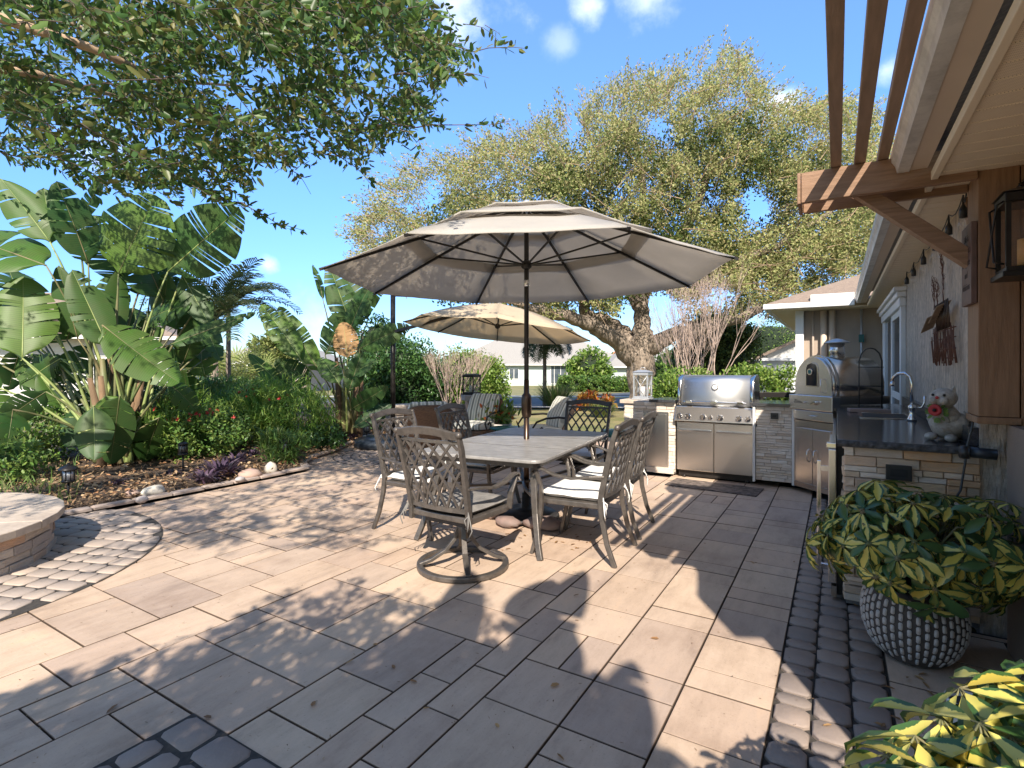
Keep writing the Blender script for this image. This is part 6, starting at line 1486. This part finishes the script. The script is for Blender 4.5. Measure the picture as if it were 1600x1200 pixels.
# ================= overhanging oak (top left) =================
t=thing('overhanging_oak','dark green oak overhanging the patio with long leafy branches against the sky','tree',(-6.2,-3.0,0)); o0=Vector(t.location)
skypoly=[(-80,-80),(640,-80),(690,0),(760,40),(800,62),(826,74),(790,84),(742,90),(760,118),(735,128),(700,120),(690,150),(715,165),(690,185),(740,190),(800,188),(800,198),(745,210),(690,204),(655,205),(640,230),(612,232),(590,250),(580,290),(560,288),(548,255),(500,262),(500,290),(484,298),(470,268),(440,270),(400,290),(392,320),(440,345),(470,356),(466,364),(420,352),(385,338),(330,318),(310,300),(285,330),(240,300),(200,312),(160,318),(140,300),(110,290),(70,278),(30,262),(10,255),(0,240),(-80,240)]
lit=[(-100,1010),(0,985),(150,955),(215,880),(330,868),(480,868),(640,850),(820,838),(1000,850),(1100,870),(1125,930),(1100,960),(1160,985),(1215,1085),(1190,1200),(1085,1250),(1075,1170),(1030,1130),(985,1120),(975,1040),(950,1040),(930,1100),(905,1100),(880,1060),(845,1020),(850,985),(905,905),(880,885),(830,960),(790,975),(760,925),(690,930),(560,900),(430,925),(330,980),(230,1010),(130,1030),(30,1075),(-100,1100)]
near=[(-200,1060),(30,1060),(130,1010),(230,985),(330,955),(430,905),(560,885),(690,905),(760,920),(800,960),(830,975),(850,1000),(880,1060),(905,1110),(960,1130),(1030,1140),(1070,1180),(1100,1320),(-200,1320)]
def shadow_px(p):
    g=p-SUND*(p.z/SUND.z); return proj(g)
def allowed(p):
    x,y,d=proj(p)
    if d>0 and -60<x<1660 and -60<y<1260 and not inpoly(x,y,skypoly): return False
    if d>0 and d<2.2 and -200<x<1800: return False
    sx,sy,sd=shadow_px(p)
    if sd>.2 and inpoly(sx,sy,lit): return False
    if sd>.2 and 900<sx<1700 and sy<1250 : return False
    # keep the dining table in the sun
    g=p-SUND*((p.z-.72)/SUND.z)
    if -3.0<g.x<-1.0 and 2.6<g.y<5.6 and p.z>.8: return False
    return True
TP=[];TD=[];TN=[];TW=MB()
def twig(c,dr,L,nl,ll=.058):
    k=5; pts=[]; p=Vector(c); d=Vector(dr).normalized()
    for i in range(k+1): pts.append(p.copy()); d=(d+Vector((U(-.3,.3),U(-.3,.3),U(-.32,.16)))).normalized(); p=p+d*(L/k)
    good=[q for q in pts if allowed(q)]
    if len(good)<k+1: return 0
    TW.sweep([q-o0 for q in pts],[.007,.006,.005,.004,.003,.002],n=4,cap=False)
    for i in range(nl):
        u=(i+rng.random())/nl*k; a=min(k-1,int(u)); q=pts[a].lerp(pts[a+1],u-a); t_=(pts[a+1]-pts[a]).normalized(); s=Vector((U(-1,1),U(-1,1),U(-1,1))); s=(s-t_*s.dot(t_)).normalized()
        dd=t_*U(.3,1)+s
        if not allowed(q+dd.normalized()*.05): continue
        TP.append(q-o0); TD.append(dd); TN.append(s.cross(t_)+Vector((U(-.5,.5),U(-.5,.5),U(0,1)))); 
    return 1
# visible part: fill the sky region
made=0; tries=0
while made<1550 and tries<20000:
    tries+=1
    px,py=U(-80,820),U(-80,360)
    if not inpoly(px,py,skypoly): continue
    if py>150 and rng.random()<.25: continue
    if px<230 and abs(py-(28+px*.37))<26 and rng.random()<.6: continue
    dens=mnoise.noise(Vector((px*.010,py*.013,2)))
    if dens<-.12 and rng.random()<.85: continue
    d=U(3.4,6.8) if py>40 else U(2.8,6.0)
    c=at(px,py,d)
    outdir=Rv*U(.2,1.0)+Fv*U(-.5,.5)+Vector((0,0,U(-.55,.15)))
    made+=twig(c,outdir,U(.22,.45),rng.randint(11,18))
# long protruding sprays seen in the photograph
for (x0,y0,x1,y1,d,nl) in ((600,70,826,74,4.2,34),(560,200,800,190,4.4,32),(620,120,760,118,4.0,26),(330,300,468,358,4.6,46),(470,200,585,288,4.6,26),(420,220,485,296,4.8,24),(300,260,395,300,5,26),(60,180,160,310,5,30),(200,230,240,300,5,24),(600,180,660,230,4.3,18),(380,200,470,270,5.0,24),(100,220,30,262,5.2,18),(300,290,400,330,4.7,30)):
    a=at(x0,y0,d);b_=at(x1,y1,d-.3); pts=[a.lerp(b_,i/8)+Vector((U(-.03,.03),U(-.03,.03),U(-.03,.03))) for i in range(9)]
    TW.sweep([q-o0 for q in pts],[.016-.0016*i for i in range(9)],n=5,cap=False)
    for i in range(nl):
        u=rng.random()*7.9; k=int(u); q=pts[k].lerp(pts[k+1],u-k); s=Vector((U(-1,1),U(-1,1),U(-1,1))).normalized(); t_=(b_-a).normalized(); TP.append(q-o0+s*.015); TD.append(t_*.7+s); TN.append(Vector((U(-1,1),U(-1,1),U(-1,1))))
# foliage overhead / behind the camera that dapples the paving
far=[(60,800),(160,768),(280,765),(430,745),(520,715),(640,735),(700,800),(640,832),(560,858),(480,850),(430,830),(330,850),(250,850),(180,820),(100,830)]
made=0;tries=0
while made<330 and tries<9000:
    tries+=1; px,py=U(60,700),U(715,858)
    if not inpoly(px,py,far): continue
    if mnoise.noise(Vector((px*.02,py*.05,9)))<-.12: continue
    g=gp(px,py); z=U(2.4,4.6); made+=twig(g+SUND*(z/SUND.z),(U(-1,1),U(-1,1),U(-.4,.2)),U(.22,.42),12)
made=0;tries=0
while made<1350 and tries<30000:
    tries+=1; px,py=U(-200,1100),U(880,1320)
    if not inpoly(px,py,near): continue
    if mnoise.noise(Vector((px*.022,py*.04,19)))<-.17: continue
    g=gp(px,py); z=U(1.8,3.4); made+=twig(g+SUND*(z/SUND.z),(U(-1,1),U(-1,1),U(-.4,.2)),U(.22,.42),13)
# general crown out of sight, over the planting bed
made=0
for i in range(900):
    c=Vector((U(-10,-2.5),U(-5,4.5),U(2.6,5.6))); 
    if made<300: made+=twig(c,(U(-1,1),U(-1,1),U(-.4,.3)),U(.3,.5),12)
n=len(TP); leafcloud('crown',[tuple(v) for v in TP],[tuple(v) for v in TD],[tuple(v) for v in TN],NR.uniform(.05,.095,n),NR.uniform(.02,.036,n),'oval',m_oakleaf,t)
TW.build('twigs',m_twigd,t); open('/tmp/stats.txt','w').write('leaves %d'%n) if False else None
b=MB()
def bl(pts,r):
    b.sweep([Vector(p)-o0 if not isinstance(p,Vector) else p-o0 for p in pts],r,n=8)
bl([at(-260,-60,3.0),at(0,28,3.3),at(60,48,3.35),at(145,76,3.5),at(215,108,3.7),at(250,125,4.1),at(380,135,5.0)],[.11,.066,.064,.06,.05,.035,.015])
bl([at(-200,60,3.2),at(0,108,3.7),at(60,116,3.8),at(120,134,4.2),at(220,160,4.8)],[.09,.06,.055,.045,.015])
bl([at(-100,-40,4.3),at(100,30,4.5),at(200,80,4.8),at(300,180,5.2)],[.05,.04,.03,.015])
bl([(-6.2,-3.0,-.1),(-6.0,-2.8,1.6),(-5.5,-2.2,2.8),at(-260,-60,3.0)],[.6,.5,.38,.12])
bl([(-5.9,-2.7,1.9),(-4.2,-3.4,3.0),(-2.2,-3.6,3.7),(-.6,-3.8,4.1)],[.36,.26,.16,.07])
bl([(-6.1,-2.9,1.8),(-7.0,-1.2,3.0),at(-200,60,3.2)],[.34,.22,.12])
b.build('trunk',m_barkl,t)
# broad-leaved plant behind the photographer whose leaves shade the near paving
def bp(px,py,z): g=gp(px,py); return g+SUND*(z/SUND.z)
bs=Vector((.3,-1.7,0)); t=thing('bird_of_paradise','broad leaved plant behind the viewpoint shading the near paving','plant',bs)
for (x0,y0,x1,y1,z,w) in ((700,1030,735,890,1.9,.30),(800,1060,915,890,2.1,.30),(800,1000,860,905,2.0,.34),(840,1120,880,970,2.0,.32),(900,1240,930,1045,1.7,.24),(960,1240,985,1030,1.8,.26),(800,1250,870,1060,1.9,.5),(700,1200,760,1000,2.1,.5),(560,1230,640,1020,2.2,.5),(880,1300,1000,1140,1.8,.5),(620,1100,700,960,2.3,.4),(400,1250,470,1080,2.4,.45),(1000,1320,1060,1180,1.7,.3)):
    z=3.15 if y1<1150 else z+.8
    a=bp(x0,y0,z);c=bp(x1,y1,z+.1)
    if any(0<proj(q)[2] and -150<proj(q)[0]<1750 and -260<proj(q)[1]<1300 for q in (a,c,(a+c)/2)): continue
    bb=MB();rb=MB(); leafblade(bb,rb,a-bs,c-bs,w,SUND+Vector((0,0,.3)),droop=0,tears=1,curl=.0)
    q0=Vector((U(-.3,.3),U(-.2,.2),0)); q1=a-bs; rb.sweep([q0,q0.lerp(q1,.5)+Vector((0,0,.35)),q1],[.05,.035,.02],n=6); lf=bb.build('leaf',m_ban,t); rb.build('midrib',m_banstem,lf)
# ================= buildings across the way =================
def house2(name,label,px0,px1,d,eave,hipr,wallm,roofm,depth=9,base=None,group=None):
    a=radial(px0,d);c=radial(px1,d); u=(c-a).normalized(); n=Vector((-u.y,u.x,0)); W=(c-a).length; zb=gz(*((a+c)/2).xy)-.15 if base is None else base
    t=thing(name,label,'house',((a+c)/2).xy.to_3d()+Vector((0,0,zb)),math.atan2(u.y,u.x),group)
    b=MB(); b.bx(-W/2,W/2,0,depth,0,eave); b.build('wall',wallm,t)
    b=MB(); e=.5; x0,x1,y0,y1=-W/2-e,W/2+e,-e,depth+e; h=hipr; q=min((y1-y0)/2,(x1-x0)/2)
    b.add([(x0,y0,eave),(x1,y0,eave),(x1,y1,eave),(x0,y1,eave),(x0+q,(y0+y1)/2,eave+h),(x1-q,(y0+y1)/2,eave+h)],[(0,1,5,4),(1,2,5),(2,3,4,5),(3,0,4)]); b.build('roof',roofm,t,solid=.12)
    b=MB(); b.bx(x0,x1,y0-.12,y0,eave-.12,eave+.02); b.build('gutter',m_whitetrim,t)
    return t,W
h1,W=house2('house','long single storey house with big grey hip roof across the street',700,985,62,2.55,3.9,m_cream,m_roofg,14)
def winrow(t,xs,z0,z1,w,fm=m_whitetrim):
    for x in xs:
        b=MB(); b.bx(x-w/2-.08,x+w/2+.08,-.06,-.002,z0-.08,z1+.08); f=b.build('window',fm,t)
        b=MB(); b.bx(x-w/2,x-.03,-.075,-.061,z0,z1); b.bx(x+.03,x+w/2,-.075,-.061,z0,z1); b.build('pane',m_win,f)
s=62/FPX
winrow(h1,[(803-842.5)*s],.9,2.0,1.0); winrow(h1,[(x-842.5)*s for x in (866,876,886)],.35,2.35,.75); winrow(h1,[(918-842.5)*s,(938-842.5)*s],.5,2.2,.9)
b=MB(); x=(903-842.5)*s; b.bx(x-1.1,x+1.1,-.05,-.002,0,2.3); pf=b.build('porch_frame',m_whitetrim,h1); b=MB(); b.bx(x-.8,x+.8,-.07,-.051,.02,2.1); b.build('door',m_wickerl,pf)
house2('house','house with terracotta tiled roof far down the street',930,1010,100,2.6,2.6,m_cream,m_rooft,12)
house2('house','white house end wall seen beside the oak trunk',955,1030,56,2.3,2.0,m_cream,m_roofg,10)
house2('house','small white house behind the stop sign',1025,1062,48,2.6,1.8,m_white,m_roofg,8)
h4,W=house2('house','neighbouring house glimpsed behind the slender palms and palmettos',330,480,44,2.6,2.2,m_stucco2,m_roofg,10); winrow(h4,[2,-1],.4,2.2,1.6)
b=MB(); 
for i in range(9): x=-4+i; b.bx(x-.05,x+.05,-2.05,-1.95,0,2.5)
b.bx(-4.1,4.1,-2.05,-1.95,2.4,2.52); b.bx(-4.1,4.1,-2.05,-1.95,1.2,1.26); b.build('screen_porch_frame',m_whitetrim,h4)
# near neighbour (left): white lap siding
a=radial(-420,17);c=radial(262,21); u=(c-a).normalized(); W=(c-a).length
NB=thing('house','white lap sided neighbouring house glimpsed between the large torn leaves','house',((a+c)/2),math.atan2(u.y,u.x))
b=MB(); z=-.1
while z<2.5: b.add([(-W/2,-.03,z),(W/2,-.03,z),(W/2,0,z+.17),(-W/2,0,z+.17),(W/2,-.0,z),(-W/2,-.0,z)],[(0,1,2,3),(0,5,4,1)]); z+=.17
b.bx(-W/2,W/2,.001,8,-.1,2.55); b.build('siding',m_white,NB)
b=MB(); b.add([(-W/2-.5,-.6,2.5),(W/2+.5,-.6,2.5),(W/2+.5,8.6,2.5),(-W/2-.5,8.6,2.5),(-W/2+4,4,4.5),(W/2-4,4,4.5)],[(0,1,5,4),(1,2,5),(2,3,4,5),(3,0,4)]); b.build('roof',m_roof,NB,solid=.1)
b=MB(); b.bx(-W/2-.5,W/2+.5,-.72,-.6,2.4,2.53); b.build('gutter',m_whitetrim,NB)
# garage with gable right
GA=thing('garage','white garage with gable front beyond the corner of the house','garage',radial(1225,27)+Vector((0,0,-.55)),R(-28)+YAW)
b=MB(); b.bx(-1.3,3.2,0,6,0,2.35); b.build('wall',m_white,GA)
b=MB(); V=[(-1.3,-.01,2.35),(3.2,-.01,2.35),(3.2,.15,2.35),(-1.3,.15,2.35),(1.2,-.01,3.5),(1.2,.15,3.5)]; b.add(V,[(0,1,4),(3,5,2),(0,4,5,3),(1,2,5,4)]); b.build('gable',m_white,GA)
b=MB(); b.add([(-1.7,-.35,2.15),(1.2,-.35,3.55),(1.2,6.2,3.55),(-1.7,6.2,2.15),(4.1,-.35,2.15),(4.1,6.2,2.15)],[(0,1,2,3),(1,4,5,2)]); b.build('roof',m_roof,GA,solid=.14)
b=MB(); b.bx(-1.5,3.4,-.25,-.02,2.22,2.36); b.build('gutter',m_whitetrim,GA)
b=MB(); b.bx(-.3,2.6,-.05,-.002,0,1.95); gd=b.build('garage_door',m_whitetrim,GA,bevel=.01)
b=MB(); 
for k in range(1,4): b.bx(-.3,2.6,-.055,-.0505,k*.49-.012,k*.49+.012)
b.build('door_seams',m_capg,gd)
b=MB(); b.bx(-.95,-.78,-.16,-.01,1.45,1.8); b.build('wall_lamp',m_blk,GA)
# dark wooden rail by the pizza oven
RL=thing('garden_bench','dark wooden bench back behind the kitchen counter beside the pizza oven','bench',radial(1218,8.6),R(-5)+YAW)
b=MB(); b.bx(-.32,.32,-.03,.03,.90,.98); b.build('top_rail',m_black,RL,bevel=.005)
b=MB(); b.bx(-.32,.32,-.22,.2,.66,.70); b.build('seat',m_capg,RL,bevel=.005)
for sx in (-1,1): b=MB(); b.bx(sx*.28-.025,sx*.28+.025,-.025,.025,0,.90); b.build('leg',m_black,RL)
# stop sign with street name
p=ground_at(1008,24); ST=thing('stop_sign','red stop sign with green street name blades beside the oak trunk','sign',p,math.atan2(Fv.y,Fv.x)-PI/2)
zt=CH-(560-HZ)/FPX*24-p.z
b=MB(); b.cyl((0,0,0),(0,0,zt+.72),.03,8); b.build('post',m_silver,ST)
Q=[(.32*math.cos(PI/8+i*PI/4),.32*math.sin(PI/8+i*PI/4)) for i in range(8)]
Ms=Matrix(((1,0,0,0),(0,0,-1,-.04),(0,1,0,zt),(0,0,0,1)))
b=MB(); b.prism(Q,-.004,.004,M=Ms); pl=b.build('stop_plate',m_stop,ST)
text('STOP',.22,'lettering',m_wtxt,pl,Ms@Matrix.Translation((0,0,.006)),.001)
for k,(rz,z) in enumerate(((0,.47),(R(90),.62))):
    M=Matrix.Translation((0,0,zt+z))@Matrix.Rotation(rz+R(10),4,'Z'); b=MB(); b.bx(-.38,.38,-.045,-.035,-.09,.09,M=M); b.build('street_name_blade',m_sign,ST)
